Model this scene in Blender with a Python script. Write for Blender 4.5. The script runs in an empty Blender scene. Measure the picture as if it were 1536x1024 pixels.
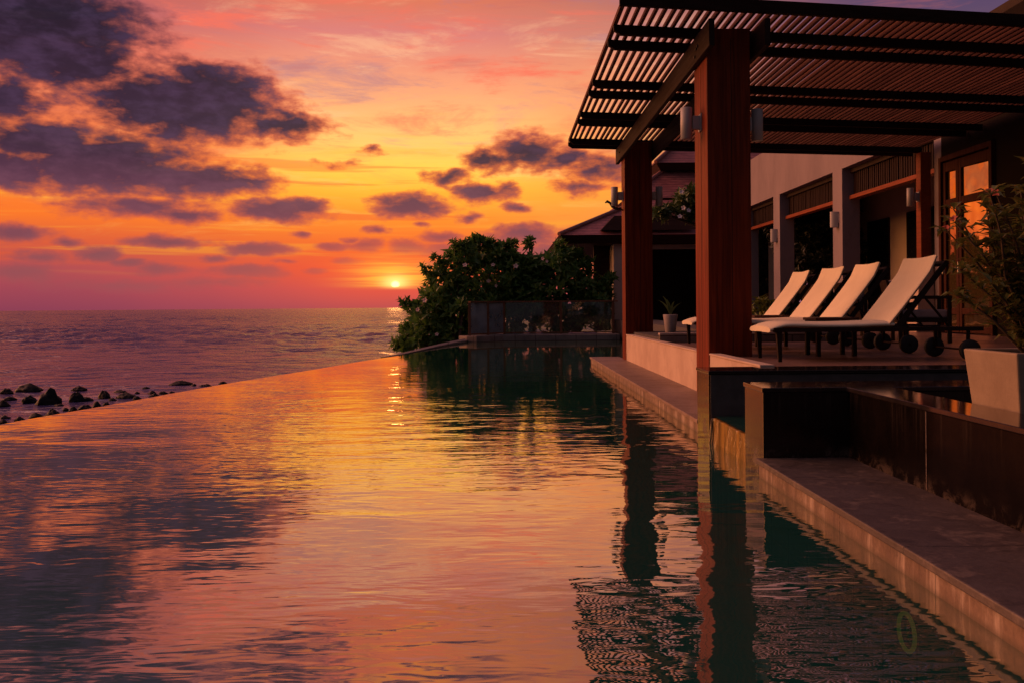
import bpy, bmesh, math, random
from mathutils import Vector, Matrix, Euler, noise as mnoise
R = math.radians
rnd = random.Random(7)
scene = bpy.context.scene
col = scene.collection
C3 = lambda r, g, b: tuple(((c/255)/12.92 if c/255 <= .04045 else ((c/255+.055)/1.055)**2.4) for c in (r, g, b))

# ------------------------------------------------------------------ node helpers
class NT:
    """small expression builder over a node tree"""
    def __init__(s, tree):
        s.t = tree; tree.nodes.clear()
    def n(s, kind, **kw):
        nd = s.t.nodes.new(kind)
        for k, v in kw.items(): setattr(nd, k, v)
        return nd
    def put(s, sock, v):
        if v is None: return
        if hasattr(v, 'is_output'): s.t.links.new(v, sock)
        else:
            try: sock.default_value = v
            except Exception: sock.default_value = (*v, 1.0)
    def m(s, op, a, b=None, c=None, clamp=False):
        nd = s.n('ShaderNodeMath', operation=op, use_clamp=clamp)
        for i, v in enumerate((a, b, c)): s.put(nd.inputs[i], v)
        return nd.outputs[0]
    def v(s, op, a, b=None):
        nd = s.n('ShaderNodeVectorMath', operation=op)
        s.put(nd.inputs[0], a)
        if b is not None: s.put(nd.inputs['Scale'] if op == 'SCALE' else nd.inputs[1], b)
        return nd.outputs['Value'] if op in ('LENGTH', 'DOT_PRODUCT') else nd.outputs['Vector']
    def mix(s, f, a, b, blend='MIX'):
        nd = s.n('ShaderNodeMix', data_type='RGBA', blend_type=blend)
        s.put(nd.inputs[0], f)
        for i, x in ((6, a), (7, b)):
            s.put(nd.inputs[i], x if hasattr(x, 'is_output') else (*x[:3], 1.0))
        return nd.outputs[2]
    def sm(s, x, lo, hi, a=0.0, b=1.0):
        nd = s.n('ShaderNodeMapRange', interpolation_type='SMOOTHSTEP')
        for i, v in enumerate((x, lo, hi, a, b)): s.put(nd.inputs[i], v)
        return nd.outputs[0]
    def lin(s, x, lo, hi, a=0.0, b=1.0):
        nd = s.n('ShaderNodeMapRange')
        for i, v in enumerate((x, lo, hi, a, b)): s.put(nd.inputs[i], v)
        return nd.outputs[0]
    def noise(s, vec, scale, detail=4, rough=.55, dist=0.0, out=0):
        nd = s.n('ShaderNodeTexNoise')
        s.put(nd.inputs['Vector'], vec)
        nd.inputs['Scale'].default_value = scale; nd.inputs['Detail'].default_value = detail
        nd.inputs['Roughness'].default_value = rough; nd.inputs['Distortion'].default_value = dist
        return nd.outputs[out]
    def ramp(s, f, stops, interp='LINEAR'):
        nd = s.n('ShaderNodeValToRGB'); r = nd.color_ramp; r.interpolation = interp
        while len(r.elements) < len(stops): r.elements.new(.5)
        for e, (p, c) in zip(r.elements, stops):
            e.position = p
        for e, (p, c) in zip(r.elements, stops):
            e.color = (*c[:3], 1)
        s.put(nd.inputs[0], f)
        return nd.outputs[0]
    def bump(s, h, dist, strength=1.0, normal=None):
        nd = s.n('ShaderNodeBump'); nd.inputs['Strength'].default_value = strength
        nd.inputs['Distance'].default_value = dist
        s.put(nd.inputs['Height'], h)
        if normal is not None: s.put(nd.inputs['Normal'], normal)
        return nd.outputs[0]

def mat(name, fn):
    m = bpy.data.materials.new(name); m.use_nodes = True
    t = NT(m.node_tree); out = t.n('ShaderNodeOutputMaterial')
    sh = fn(t); t.t.links.new(sh, out.inputs['Surface'])
    return m

def pbsdf(t, color, rough=.5, metal=0.0, normal=None, spec=None, **kw):
    p = t.n('ShaderNodeBsdfPrincipled')
    t.put(p.inputs['Base Color'], color if hasattr(color, 'is_output') else (*color[:3], 1))
    t.put(p.inputs['Roughness'], rough); t.put(p.inputs['Metallic'], metal)
    if normal is not None: t.put(p.inputs['Normal'], normal)
    if spec is not None: t.put(p.inputs['Specular IOR Level'], spec)
    for k, v in kw.items(): t.put(p.inputs[k.replace('_', ' ')], v)
    return p.outputs[0]

def coords(t, kind='Object', scale=(1, 1, 1)):
    tc = t.n('ShaderNodeTexCoord'); o = tc.outputs[kind]
    if kind == 'Object' and scale == (1, 1, 1): return o
    mp = t.n('ShaderNodeMapping'); mp.inputs['Scale'].default_value = scale
    t.t.links.new(o, mp.inputs[0]); return mp.outputs[0]

def mottled(name, c1, c2, scale=3.0, rough=.6, bump=.004, c3=None, stretch=(1, 1, 1), fine=40.0, spec=None, metal=0.0, r2=None):
    def f(t):
        co = coords(t, 'Object', stretch)
        n1 = t.noise(co, scale, 6, .6); n2 = t.noise(co, fine, 4, .6)
        c = t.mix(t.sm(n1, .35, .68), c1, c2)
        if c3 is not None: c = t.mix(t.sm(t.noise(co, scale*2.3, 5, .7, .6), .55, .75, 0, .8), c, c3)
        c = t.mix(t.lin(n2, .3, .7, 0, .35), c, tuple(x*.72 for x in c1))
        rg = t.lin(n1, .3, .7, rough, r2 if r2 is not None else min(1, rough*1.25))
        kw = {'Specular_Tint': (1, .78, .66, 1)} if name.startswith('granite') else {}
        h = t.m('ADD', t.m('MULTIPLY', n1, .5), t.m('MULTIPLY', n2, .5))
        return pbsdf(t, c, rg, metal, t.bump(h, bump), spec, **kw)
    return mat(name, f)

def tiled(name, c1, c2, joint, size, rough, joint_w=.012, scale=2.5, axis='XY', bump=.003, off=.5, rough2=None):
    def f(t):
        co = coords(t)
        if axis != 'XY':
            sp = t.n('ShaderNodeSeparateXYZ'); t.t.links.new(co, sp.inputs[0])
            cb = t.n('ShaderNodeCombineXYZ')
            t.t.links.new(sp.outputs[{'YZ': 1, 'XZ': 0}[axis]], cb.inputs[0]); t.t.links.new(sp.outputs[2], cb.inputs[1])
            uv = cb.outputs[0]
        else: uv = co
        b = t.n('ShaderNodeTexBrick'); t.t.links.new(uv, b.inputs['Vector'])
        b.offset = off
        b.inputs['Color1'].default_value = (.35, .35, .35, 1); b.inputs['Color2'].default_value = (.75, .75, .75, 1)
        b.inputs['Mortar'].default_value = (0, 0, 0, 1); b.inputs['Scale'].default_value = 1
        b.inputs['Brick Width'].default_value = size[0]; b.inputs['Row Height'].default_value = size[1]
        b.inputs['Mortar Size'].default_value = joint_w; b.inputs['Mortar Smooth'].default_value = .3
        n1 = t.noise(co, scale, 7, .62, .3); n2 = t.noise(co, scale*14, 4, .6)
        c = t.mix(t.sm(n1, .35, .68), c1, c2)
        c = t.mix(t.m('MULTIPLY', b.outputs['Color'], .45), c, tuple(x*.6 for x in c1))
        c = t.mix(t.lin(n2, .3, .7, 0, .4), c, tuple(x*.6 for x in c2))
        c = t.mix(b.outputs['Fac'], c, joint)
        h = t.m('SUBTRACT', t.m('MULTIPLY', n2, .25), b.outputs['Fac'])
        return pbsdf(t, c, t.lin(n1, .3, .7, rough, rough2 if rough2 else rough*1.3), 0, t.bump(h, bump))
    return mat(name, f)

def wood(name, c1, c2, rough=.45, axis=2, gscale=1.0, spec=.10):
    st = [26*gscale]*3; st[axis] = 1.1*gscale
    def f(t):
        co = coords(t, 'Object', tuple(st))
        n1 = t.noise(co, 1.0, 6, .65, .4); co2 = coords(t); n2 = t.noise(co2, 1.6, 3)
        c = t.mix(t.sm(n1, .3, .7), c1, c2)
        c = t.mix(t.lin(n2, .3, .7, 0, .5), c, tuple(x*.55 for x in c1))
        return pbsdf(t, c, t.lin(n1, .3, .7, rough, rough*1.3), 0, t.bump(n1, .003), spec)
    return mat(name, f)

M = {}
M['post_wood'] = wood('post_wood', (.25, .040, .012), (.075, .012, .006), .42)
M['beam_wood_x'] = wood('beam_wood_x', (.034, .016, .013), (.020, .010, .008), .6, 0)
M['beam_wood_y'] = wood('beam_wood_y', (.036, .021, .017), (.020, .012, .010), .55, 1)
M['slat_wood'] = wood('slat_wood', (.145, .050, .029), (.075, .028, .018), .55, 1)
M['door_wood'] = wood('door_wood', (.085, .028, .018), (.045, .015, .010), .65, 2)
M['rail_wood'] = wood('rail_wood', (.24, .11, .065), (.15, .065, .04), .5, 2)
M['table_wood'] = wood('table_wood', (.085, .032, .02), (.045, .018, .012), .35, 0)
M['blind_wood'] = wood('blind_wood', (.026, .011, .009), (.016, .008, .007), .55, 2)
M['trim_wood'] = wood('trim_wood', (.30, .075, .03), (.18, .045, .02), .4, 1)
def weathered(name, c1, c2, c3, rough, joints=None, side=False):
    def f(t):
        co = coords(t)
        n1 = t.noise(co, 1.4, 8, .66, .5); n2 = t.noise(co, 7, 6, .7, .4); n3 = t.noise(co, 48, 4, .6)
        c = t.mix(t.sm(n1, .34, .66), c1, c2)
        c = t.mix(t.sm(n2, .50, .66, 0, .85), c, c3); c = t.mix(t.sm(t.noise(co, 3.1, 7, .72, 1.1), .55, .66, 0, .6), c, tuple(x*.38 for x in c2))
        c = t.mix(t.lin(n3, .3, .7, 0, .45), c, tuple(x*.55 for x in c2))
        sp = t.n('ShaderNodeSeparateXYZ'); t.t.links.new(co, sp.inputs[0])
        if side:                                              # water marks and lime runs down the face
            dr = t.noise(coords(t, 'Object', (6, 6, .8)), 1.0, 5, .7, .3)
            c = t.mix(t.sm(dr, .50, .66, 0, .75), c, (.58, .47, .38)); c = t.mix(t.sm(dr, .46, .34, 0, .7), c, tuple(x*.42 for x in c2))
            c = t.mix(t.sm(sp.outputs[2], .030, -.005, 0, .7), c, (.07, .055, .035))
        jt = None
        if joints:
            fr = t.m('FRACT', t.m('ADD', t.m('DIVIDE', sp.outputs[1], joints), t.m('MULTIPLY', t.noise(co, .9, 2), .06)))
            jt = t.m('MULTIPLY', t.sm(t.m('ABSOLUTE', t.m('SUBTRACT', fr, .5)), .006/joints, .003/joints), t.sm(n2, .38, .50))
            c = t.mix(t.m('MULTIPLY', jt, .5), c, tuple(x*.25 for x in c2))
        h = t.m('ADD', t.m('MULTIPLY', n2, .5), t.m('MULTIPLY', n3, .35))
        if jt is not None: h = t.m('SUBTRACT', h, jt)
        return pbsdf(t, c, t.lin(n2, .35, .68, rough*1.35, rough*.75), 0, t.bump(h, .004))
    return mat(name, f)
M['ledge_top'] = weathered('ledge_top', (.34, .24, .19), (.20, .135, .105), (.13, .085, .065), .45, 1.25)
M['ledge_dark'] = weathered('ledge_dark', (.105, .086, .082), (.062, .050, .048), (.21, .17, .15), .42, 1.35)
M['ledge_side'] = weathered('ledge_side', (.24, .16, .11), (.13, .085, .062), (.30, .22, .165), .45, .9, True)
M['plaster'] = mottled('plaster', (.62, .48, .38), (.50, .37, .29), 2.0, .75, .003, (.40, .29, .22))
M['villa_plaster'] = mottled('villa_plaster', (.27, .225, .245), (.22, .185, .205), 1.1, .8, .004, (.19, .155, .165), stretch=(1, 1, .45), fine=90)
M['veranda_plaster'] = mottled('veranda_plaster', (.78, .64, .46), (.70, .57, .41), 1.2, .8, .002)
M['pale_wall'] = mottled('pale_wall', (.55, .46, .42), (.45, .37, .34), 1.2, .8, .002)
def granite(t, spec=.5, k=1.0):
    co = coords(t); n1 = t.noise(co, 6, 6, .6); n2 = t.noise(co, 140, 3, .6)
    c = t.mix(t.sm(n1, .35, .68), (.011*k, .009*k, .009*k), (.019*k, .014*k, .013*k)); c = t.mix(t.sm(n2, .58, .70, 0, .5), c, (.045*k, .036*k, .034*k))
    sp = t.n('ShaderNodeSeparateXYZ'); t.t.links.new(co, sp.inputs[0])
    run = t.noise(coords(t, 'Object', (34, 34, 1.4)), 1.0, 5, .65, .2)
    top = t.m('MULTIPLY', t.sm(run, .52, .70), t.sm(sp.outputs[2], .22, .50))
    foot = t.m('MULTIPLY', t.sm(t.noise(co, 9, 6, .7, .6), .46, .66), t.sm(sp.outputs[2], .21, .115))
    lime = t.m('ADD', t.m('MULTIPLY', top, .13), t.m('MULTIPLY', foot, .5), clamp=True)
    c = t.mix(lime, c, (.17*(.4+.6*k), .135*(.4+.6*k), .12*(.4+.6*k)))
    return pbsdf(t, c, t.lin(lime, 0, 1,   .13, .6), 0, t.bump(n1, .0006), spec, Specular_Tint=(1, .78, .66, 1))
M['granite'] = mat('granite', granite)
M['granite_shaded'] = mat('granite_shaded', lambda t: granite(t, .06, .35))  # same stone made near-black, its shade put into the colour
M['granite_top'] = mottled('granite_top', (.016, .013, .014), (.028, .022, .022), 8, .045, .0001, fine=150, r2=.07, spec=.8)
M['slate'] = mottled('slate', (.040, .038, .045), (.075, .068, .075), 9, .5, .006, fine=35)
M['deck'] = tiled('deck', (.27, .155, .12), (.185, .105, .085), (.10, .065, .055), (.6, .6), .33, .007, 1.6, off=0)
M['pool_tile'] = tiled('pool_tile', (.10, .40, .34), (.06, .28, .25), (.04, .15, .13), (.3, .3), .4, .01, .9, off=0)
M['pool_wall_tile'] = tiled('pool_wall_tile', (.20, .34, .22), (.12, .25, .17), (.06, .13, .10), (.3, .3), .4, .01, 1.2, 'YZ', off=0)
M['fabric'] = mottled('fabric', (.82, .74, .56), (.76, .68, .51), 5, .85, .0012, fine=260)
M['piping'] = mottled('piping', (.42, .34, .25), (.36, .29, .21), 5, .8, .001)
M['cushion_grey'] = mottled('cushion_grey', (.40, .31, .32), (.33, .26, .27), 5, .85, .002, fine=150)
M['dark_frame'] = mottled('dark_frame', (.030, .017, .013), (.020, .011, .009), 5, .5, .001, spec=.12)
M['rubber'] = mottled('rubber', (.012, .011, .011), (.020, .017, .016), 8, .6, .001)
M['lamp_metal'] = mottled('lamp_metal', (.46, .46, .48), (.41, .41, .43), 4, .45, .0004, fine=160)
M['steel'] = mottled('steel', (.5, .48, .46), (.4, .38, .37), 6, .3, .0004, metal=.9)
M['black_metal'] = mottled('black_metal', (.012, .011, .011), (.018, .015, .015), 6, .45, .0005)
M['pot_cream'] = mottled('pot_cream', (.32, .25, .18), (.25, .19, .135), 3.5, .66, .003, (.22, .16, .11))
M['pot_grey'] = mottled('pot_grey', (.50, .44, .46), (.42, .37, .39), 6, .6, .002)
M['soil'] = mottled('soil', (.03, .02, .014), (.05, .034, .024), 12, .9, .02, fine=50)
M['gravel'] = mottled('gravel', (.055, .050, .052), (.12, .105, .105), 26, .8, .03, fine=60)
M['sand'] = mottled('sand', (.10, .08, .06), (.06, .05, .042), .4, .9, .05, fine=6)
M['curb_stone'] = tiled('curb_stone', (.28, .225, .21), (.17, .135, .13), (.07, .055, .05), (.6, .3), .6, .012, 3.0, 'XZ')
M['rock'] = mottled('rock', (.006, .0055, .006), (.012, .010, .010), 3.5, .55, .02, (.004, .004, .004), fine=18, spec=.2)
M['bark'] = mottled('bark', (.07, .048, .035), (.045, .03, .022), 6, .85, .01, stretch=(3, 3, .6))
M['stem'] = mottled('stem', (.075, .045, .025), (.05, .03, .018), 20, .7, .002)
M['dark_void'] = mottled('dark_void', (.012, .009, .008), (.02, .014, .012), 2, .8, .002, spec=.06)  # near-black: the dark of unlit interiors put into the colour
M['dark_glass'] = mat('dark_glass', lambda t: pbsdf(t, (.012, .011, .012), .04, 0, None, .5))

def roof_tiles(t):
    co = coords(t)
    sp = t.n('ShaderNodeSeparateXYZ'); t.t.links.new(co, sp.inputs[0])
    zz = t.m('MULTIPLY', sp.outputs[2], 9.5)
    fr = t.m('FRACT', t.m('ADD', zz, t.m('MULTIPLY', t.noise(co, 2.5, 2), .25)))
    n = t.noise(co, 1.3, 5); n2 = t.noise(coords(t, 'Object', (5, 5, 9)), 1.0, 2)
    c = t.mix(t.sm(n, .3, .7), (.36, .125, .12), (.45, .17, .155))
    c = t.mix(t.lin(n2, .35, .65, 0, .6), c, (.17, .05, .055))
    c = t.mix(t.sm(fr, .80, .97), c, (.07, .025, .028))
    return pbsdf(t, c, .42, 0, t.bump(fr, -.05))
M['roof_tile'] = mat('roof_tile', roof_tiles)
M['roof_ridge'] = mottled('roof_ridge', (.30, .12, .11), (.22, .08, .08), 3, .5, .006)
M['eave'] = wood('eave', (.055, .026, .022), (.03, .015, .013), .55, 0)

def leaf_mat(name, c1, c2, c3, rough=.42, trans=.18, sc=1.3):
    def f(t):
        co = coords(t)
        n1 = t.noise(co, sc, 3, .6); n2 = t.noise(co, sc*9, 2, .6)
        c = t.mix(t.sm(n1, .35, .65), c1, c2); c = t.mix(t.sm(n2, .52, .72), c, c3)
        p = pbsdf(t, c, rough)
        tr = t.n('ShaderNodeBsdfTranslucent'); t.put(tr.inputs[0], c)
        mx = t.n('ShaderNodeMixShader'); mx.inputs[0].default_value = trans
        t.t.links.new(p, mx.inputs[1]); t.t.links.new(tr.outputs[0], mx.inputs[2])
        return mx.outputs[0]
    return mat(name, f)
M['leaf_bush'] = leaf_mat('leaf_bush', (.075, .19, .035), (.105, .21, .045), (.17, .25, .055), .42, .45)
M['leaf_frangipani'] = leaf_mat('leaf_frangipani', (.065, .12, .030), (.09, .14, .035), (.13, .17, .04))
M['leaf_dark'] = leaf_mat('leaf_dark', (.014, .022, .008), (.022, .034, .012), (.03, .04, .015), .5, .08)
M['leaf_pot'] = leaf_mat('leaf_pot', (.18, .19, .05), (.12, .14, .04), (.34, .17, .05), .4, .35, 6)
M['leaf_bright'] = leaf_mat('leaf_bright', (.12, .17, .03), (.17, .20, .03), (.28, .2, .04), .45, .2, 6)
M['leaf_blade'] = leaf_mat('leaf_blade', (.10, .18, .06), (.13, .20, .07), (.16, .2, .08), .45, .25, 6)
M['petal_pale'] = mottled('petal_pale', (.78, .52, .46), (.72, .52, .48), 20, .6, .001)
M['petal_white'] = mottled('petal_white', (.80, .76, .80), (.74, .70, .74), 20, .6, .001)
M['petal_red'] = mottled('petal_red', (.38, .06, .035), (.45, .10, .05), 20, .55, .001)

def rail_glass(t, h0=.02, h1=.16, hc=(.22, .26, .30, 1)):
    g = t.n('ShaderNodeBsdfGlossy'); g.inputs['Roughness'].default_value = .03; g.inputs[0].default_value = (.9, .95, 1, 1)
    tr = t.n('ShaderNodeBsdfTransparent'); tr.inputs[0].default_value = (.72, .80, .80, 1)
    df = t.n('ShaderNodeBsdfDiffuse'); df.inputs[0].default_value = hc
    n = t.noise(coords(t), 2.2, 4)
    m0 = t.n('ShaderNodeMixShader'); t.put(m0.inputs[0], t.lin(n, .3, .7, h0, h1))
    t.t.links.new(tr.outputs[0], m0.inputs[1]); t.t.links.new(df.outputs[0], m0.inputs[2])
    fr = t.n('ShaderNodeFresnel'); fr.inputs[0].default_value = 1.5
    m1 = t.n('ShaderNodeMixShader'); t.t.links.new(fr.outputs[0], m1.inputs[0])
    t.t.links.new(m0.outputs[0], m1.inputs[1]); t.t.links.new(g.outputs[0], m1.inputs[2])
    return m1.outputs[0]
M['rail_glass'] = mat('rail_glass', rail_glass)
M['rail_glass_skylit'] = mat('rail_glass_skylit', lambda t: rail_glass(t, .26, .62, (.42, .50, .58, 1)))  # bluish diffuse stands in for the sky reflected in the short run

def door_glass(t):
    n = t.noise(coords(t), 1.1, 2)
    return pbsdf(t, (.66, .42, .19), .03, .92, t.bump(n, .012))
M['door_glass'] = mat('door_glass', door_glass)

WATER = dict(ior=2.1, tint=(.76, .95, .90, 1), d1=.0088, d2=.0028, d3=.008)
def pool_water(t):
    ge = t.n('ShaderNodeNewGeometry'); pos = ge.outputs['Position']
    def mp(sc, rot=0.0):
        k = t.n('ShaderNodeMapping'); k.inputs['Scale'].default_value = sc; k.inputs['Rotation'].default_value = (0, 0, R(rot))
        t.t.links.new(pos, k.inputs[0]); return k.outputs[0]
    big = t.noise(mp((.35, .8, 1), 12), 1.0, 2, .5)
    mid = t.noise(mp((1.2, 2.7, 1), -8), 1.0, 3, .5, .5)
    fine = t.noise(mp((4.2, 12.0, 1), 5), 1.0, 2, .5, .3)
    patch = t.sm(t.noise(mp((.28, .45, 1), 20), 1.0, 2, .5), .36, .64, .40, 1.0)
    h = t.m('MULTIPLY', big, WATER['d3'])
    h = t.m('ADD', h, t.m('MULTIPLY', t.m('MULTIPLY', mid, patch), WATER['d1']))
    h = t.m('ADD', h, t.m('MULTIPLY', t.m('MULTIPLY', fine, patch), WATER['d2']))
    wob = t.noise(mp((.9, .9, 1)), 1.0, 2, .5)
    for (cx, cy, lam, amp, sz) in ((-1.2, 8.6, .34, .00065, 2.6), (1.35, 6.2, .20, .0005, 1.7), (1.0, 3.6, .24, .0005, 1.5)):
        d = t.v('LENGTH', t.v('MULTIPLY', t.v('SUBTRACT', pos, (cx, cy, 0)), (1, .8, 0)))
        w = t.m('SINE', t.m('ADD', t.m('MULTIPLY', d, 6.283/lam), t.m('MULTIPLY', wob, 9.0)))
        k = t.m('MULTIPLY', t.sm(d, sz, sz*.25), amp)
        h = t.m('ADD', h, t.m('MULTIPLY', w, k))
    spz = t.n('ShaderNodeSeparateXYZ'); t.t.links.new(pos, spz.inputs[0])
    h = t.m('MULTIPLY', h, t.sm(spz.outputs[1], 19, 8.5, .16, 1.0))         # calmer towards the far weir
    nrm = t.bump(h, 1.0)
    g = t.n('ShaderNodeBsdfGlossy'); g.inputs['Roughness'].default_value = .012; g.inputs[0].default_value = (1, .91, .77, 1)
    t.t.links.new(nrm, g.inputs['Normal'])
    tr0 = t.n('ShaderNodeBsdfTransparent'); tr0.inputs[0].default_value = WATER['tint']
    df = t.n('ShaderNodeBsdfDiffuse'); df.inputs[0].default_value = (.035, .36, .30, 1)      # light scattered back by the water itself
    tr = t.n('ShaderNodeMixShader'); tr.inputs[0].default_value = .24
    t.t.links.new(tr0.outputs[0], tr.inputs[1]); t.t.links.new(df.outputs[0], tr.inputs[2])
    fr = t.n('ShaderNodeFresnel'); fr.inputs[0].default_value = WATER['ior']; t.t.links.new(nrm, fr.inputs['Normal'])
    m1 = t.n('ShaderNodeMixShader'); t.put(m1.inputs[0], t.m('POWER', fr.outputs[0], .46))
    t.t.links.new(tr.outputs[0], m1.inputs[1]); t.t.links.new(g.outputs[0], m1.inputs[2])
    return m1.outputs[0]
M['pool_water'] = mat('pool_water', pool_water)

def sea_water(t):
    ge = t.n('ShaderNodeNewGeometry'); pos = ge.outputs['Position']
    def mp(sc, rot=0.0):
        k = t.n('ShaderNodeMapping'); k.inputs['Scale'].default_value = sc; k.inputs['Rotation'].default_value = (0, 0, R(rot))
        t.t.links.new(pos, k.inputs[0]); return k.outputs[0]
    b = t.noise(mp((.22, .42, 1), -10), 1.0, 4, .5, .5)
    c = t.noise(mp((1.1, 2.0, 1), 8), 1.0, 3, .5)
    sp = t.n('ShaderNodeSeparateXYZ'); t.t.links.new(pos, sp.inputs[0])
    near = t.m('MULTIPLY', t.sm(sp.outputs[1], 48, 40), t.sm(sp.outputs[0], -9, -14))
    foam = t.m('MULTIPLY', near, t.sm(t.noise(mp((.30, 1.1, 1), 10), 1.0, 7, .68, .9), .50, .64, 0, .75))
    h = t.m('ADD', t.m('MULTIPLY', b, .85), t.m('MULTIPLY', c, .20))
    return pbsdf(t, t.mix(foam, (.06, .055, .17), (.42, .37, .48)), .20, 0, t.bump(h, 1.0), .5, IOR=1.38, Specular_Tint=(.82, .68, 1, 1))
M['sea_water'] = mat('sea_water', sea_water)

def fall_water(t):
    n = t.noise(coords(t, 'Object', (9, 9, 1.1)), 1.0, 5, .65, .8)
    n2 = t.noise(coords(t, 'Object', (30, 30, 3)), 1.0, 3, .6)
    nb = t.bump(t.m('ADD', n, t.m('MULTIPLY', n2, .3)), .03)
    g = t.n('ShaderNodeBsdfGlossy'); g.inputs['Roughness'].default_value = .08; t.t.links.new(nb, g.inputs['Normal'])
    tr = t.n('ShaderNodeBsdfTransparent'); tr.inputs[0].default_value = (.85, .85, .72, 1)
    m1 = t.n('ShaderNodeMixShader'); t.put(m1.inputs[0], t.sm(n, .46, .66, .0, .24))
    t.t.links.new(tr.outputs[0], m1.inputs[1]); t.t.links.new(g.outputs[0], m1.inputs[2])
    return m1.outputs[0]
M['fall_water'] = mat('fall_water', fall_water)
M['fall_stone'] = mottled('fall_stone', (.50, .27, .07), (.05, .034, .018), 8, .3, .01, (.012, .010, .008), stretch=(1.6, 1.6, .16), fine=30)

# ------------------------------------------------------------------ mesh helpers
class MB:
    def __init__(s): s.v = []; s.f = []; s.s = []
    def add(s, verts, faces, smooth=False):
        o = len(s.v); s.v += [tuple(p) for p in verts]
        s.f += [tuple(i+o for i in f) for f in faces]; s.s += [smooth]*len(faces); return s
    def box(s, x0, x1, y0, y1, z0, z1, mtx=None):
        vs = [Vector(p) for p in ((x0,y0,z0),(x1,y0,z0),(x1,y1,z0),(x0,y1,z0),(x0,y0,z1),(x1,y0,z1),(x1,y1,z1),(x0,y1,z1))]
        if mtx: vs = [mtx @ p for p in vs]
        return s.add(vs, [(0,3,2,1),(4,5,6,7),(0,1,5,4),(1,2,6,5),(2,3,7,6),(3,0,4,7)])
    def hexa(s, bot, top):
        n = len(bot)
        fs = [tuple(range(n-1, -1, -1)), tuple(range(n, 2*n))] + [(i, (i+1) % n, n+(i+1) % n, n+i) for i in range(n)]
        return s.add(list(bot)+list(top), fs)
    def prism(s, poly, z0, z1):
        return s.hexa([(x, y, z0) for x, y in poly], [(x, y, z1) for x, y in poly])
    def tube(s, pts, rad, n=8, cap=True):
        pts = [Vector(p) for p in pts]
        rads = rad if isinstance(rad, (list, tuple)) else [rad]*len(pts)
        vs = []; fs = []
        prev = None
        for i, p in enumerate(pts):
            d = (pts[min(i+1, len(pts)-1)] - pts[max(i-1, 0)]).normalized()
            a = prev if prev is not None else (Vector((0, 0, 1)) if abs(d.z) < .9 else Vector((1, 0, 0)))
            u = d.cross(a)
            if u.length < 1e-5: u = d.cross(Vector((0, 1, 0)))
            u.normalize(); w = u.cross(d).normalized(); prev = w
            for k in range(n):
                an = 2*math.pi*k/n
                vs.append(p + (u*math.cos(an) + w*math.sin(an))*rads[i])
        for i in range(len(pts)-1):
            for k in range(n):
                fs.append((i*n+k, i*n+(k+1) % n, (i+1)*n+(k+1) % n, (i+1)*n+k))
        s.add(vs, fs, True)
        if cap:
            m = len(pts)-1
            s.add([vs[k] for k in range(n)], [tuple(range(n-1, -1, -1))]); s.add([vs[m*n+k] for k in range(n)], [tuple(range(n))])
        return s
    def lathe(s, prof, n=28, c=(0, 0), cap=True):
        vs = []; fs = []
        for r, z in prof:
            for k in range(n):
                a = 2*math.pi*k/n; vs.append((c[0]+r*math.cos(a), c[1]+r*math.sin(a), z))
        for i in range(len(prof)-1):
            for k in range(n): fs.append((i*n+k, i*n+(k+1) % n, (i+1)*n+(k+1) % n, (i+1)*n+k))
        s.add(vs, fs, True)
        if cap:
            s.add(vs[:n], [tuple(range(n-1, -1, -1))]); s.add(vs[-n:], [tuple(range(n))])
        return s
    def grid(s, fn, nu, nv, smooth=True):
        vs = [fn(i/nu, j/nv) for j in range(nv+1) for i in range(nu+1)]
        fs = [(j*(nu+1)+i, j*(nu+1)+i+1, (j+1)*(nu+1)+i+1, (j+1)*(nu+1)+i) for j in range(nv) for i in range(nu)]
        return s.add(vs, fs, smooth)
    def leaf(s, base, d, up, L, W, fold=.25, droop=.2):
        d = d.normalized(); side = d.cross(up)
        if side.length < 1e-4: side = d.cross(Vector((1, .3, 0)))
        side.normalize(); nrm = side.cross(d).normalized()
        mid = base + d*L*.55 + nrm*L*.06; tip = base + d*L - nrm*L*droop
        a = mid + side*W*.5 + nrm*W*fold; b = mid - side*W*.5 + nrm*W*fold
        return s.add([base, a, tip, b, mid], [(0, 4, 1), (1, 4, 2), (0, 3, 4), (3, 2, 4)])
    def build(s, name, m, parent=None, bevel=0.0, loc=None, seg=2):
        me = bpy.data.meshes.new(name); me.from_pydata(s.v, [], s.f); me.update()
        me.polygons.foreach_set('use_smooth', s.s)
        o = bpy.data.objects.new(name, me); col.objects.link(o)
        for k in (m if isinstance(m, (list, tuple)) else [m]): me.materials.append(k)
        if parent is not None: o.parent = parent
        if loc is not None: o.location = loc
        if bevel:
            b = o.modifiers.new('bevel', 'BEVEL'); b.width = bevel; b.segments = seg; b.limit_method = 'ANGLE'; b.angle_limit = R(35)
        return o

def tag(o, label, cat, group=None):
    o['label'] = label; o['category'] = cat
    if group: o['group'] = group
    return o
def thing(name, label, cat, loc=(0, 0, 0), rz=0.0, group=None):
    o = bpy.data.objects.new(name, None); col.objects.link(o)
    o.location = loc; o.rotation_euler = (0, 0, rz); o.empty_display_size = .2
    return tag(o, label, cat, group)
def struct(o, kind='structure'):
    o['kind'] = kind; return o
def copy_tree(o, parent=None):
    c = o.copy(); col.objects.link(c); c.parent = parent
    for ch in list(o.children): copy_tree(ch, c)
    return c

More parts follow.
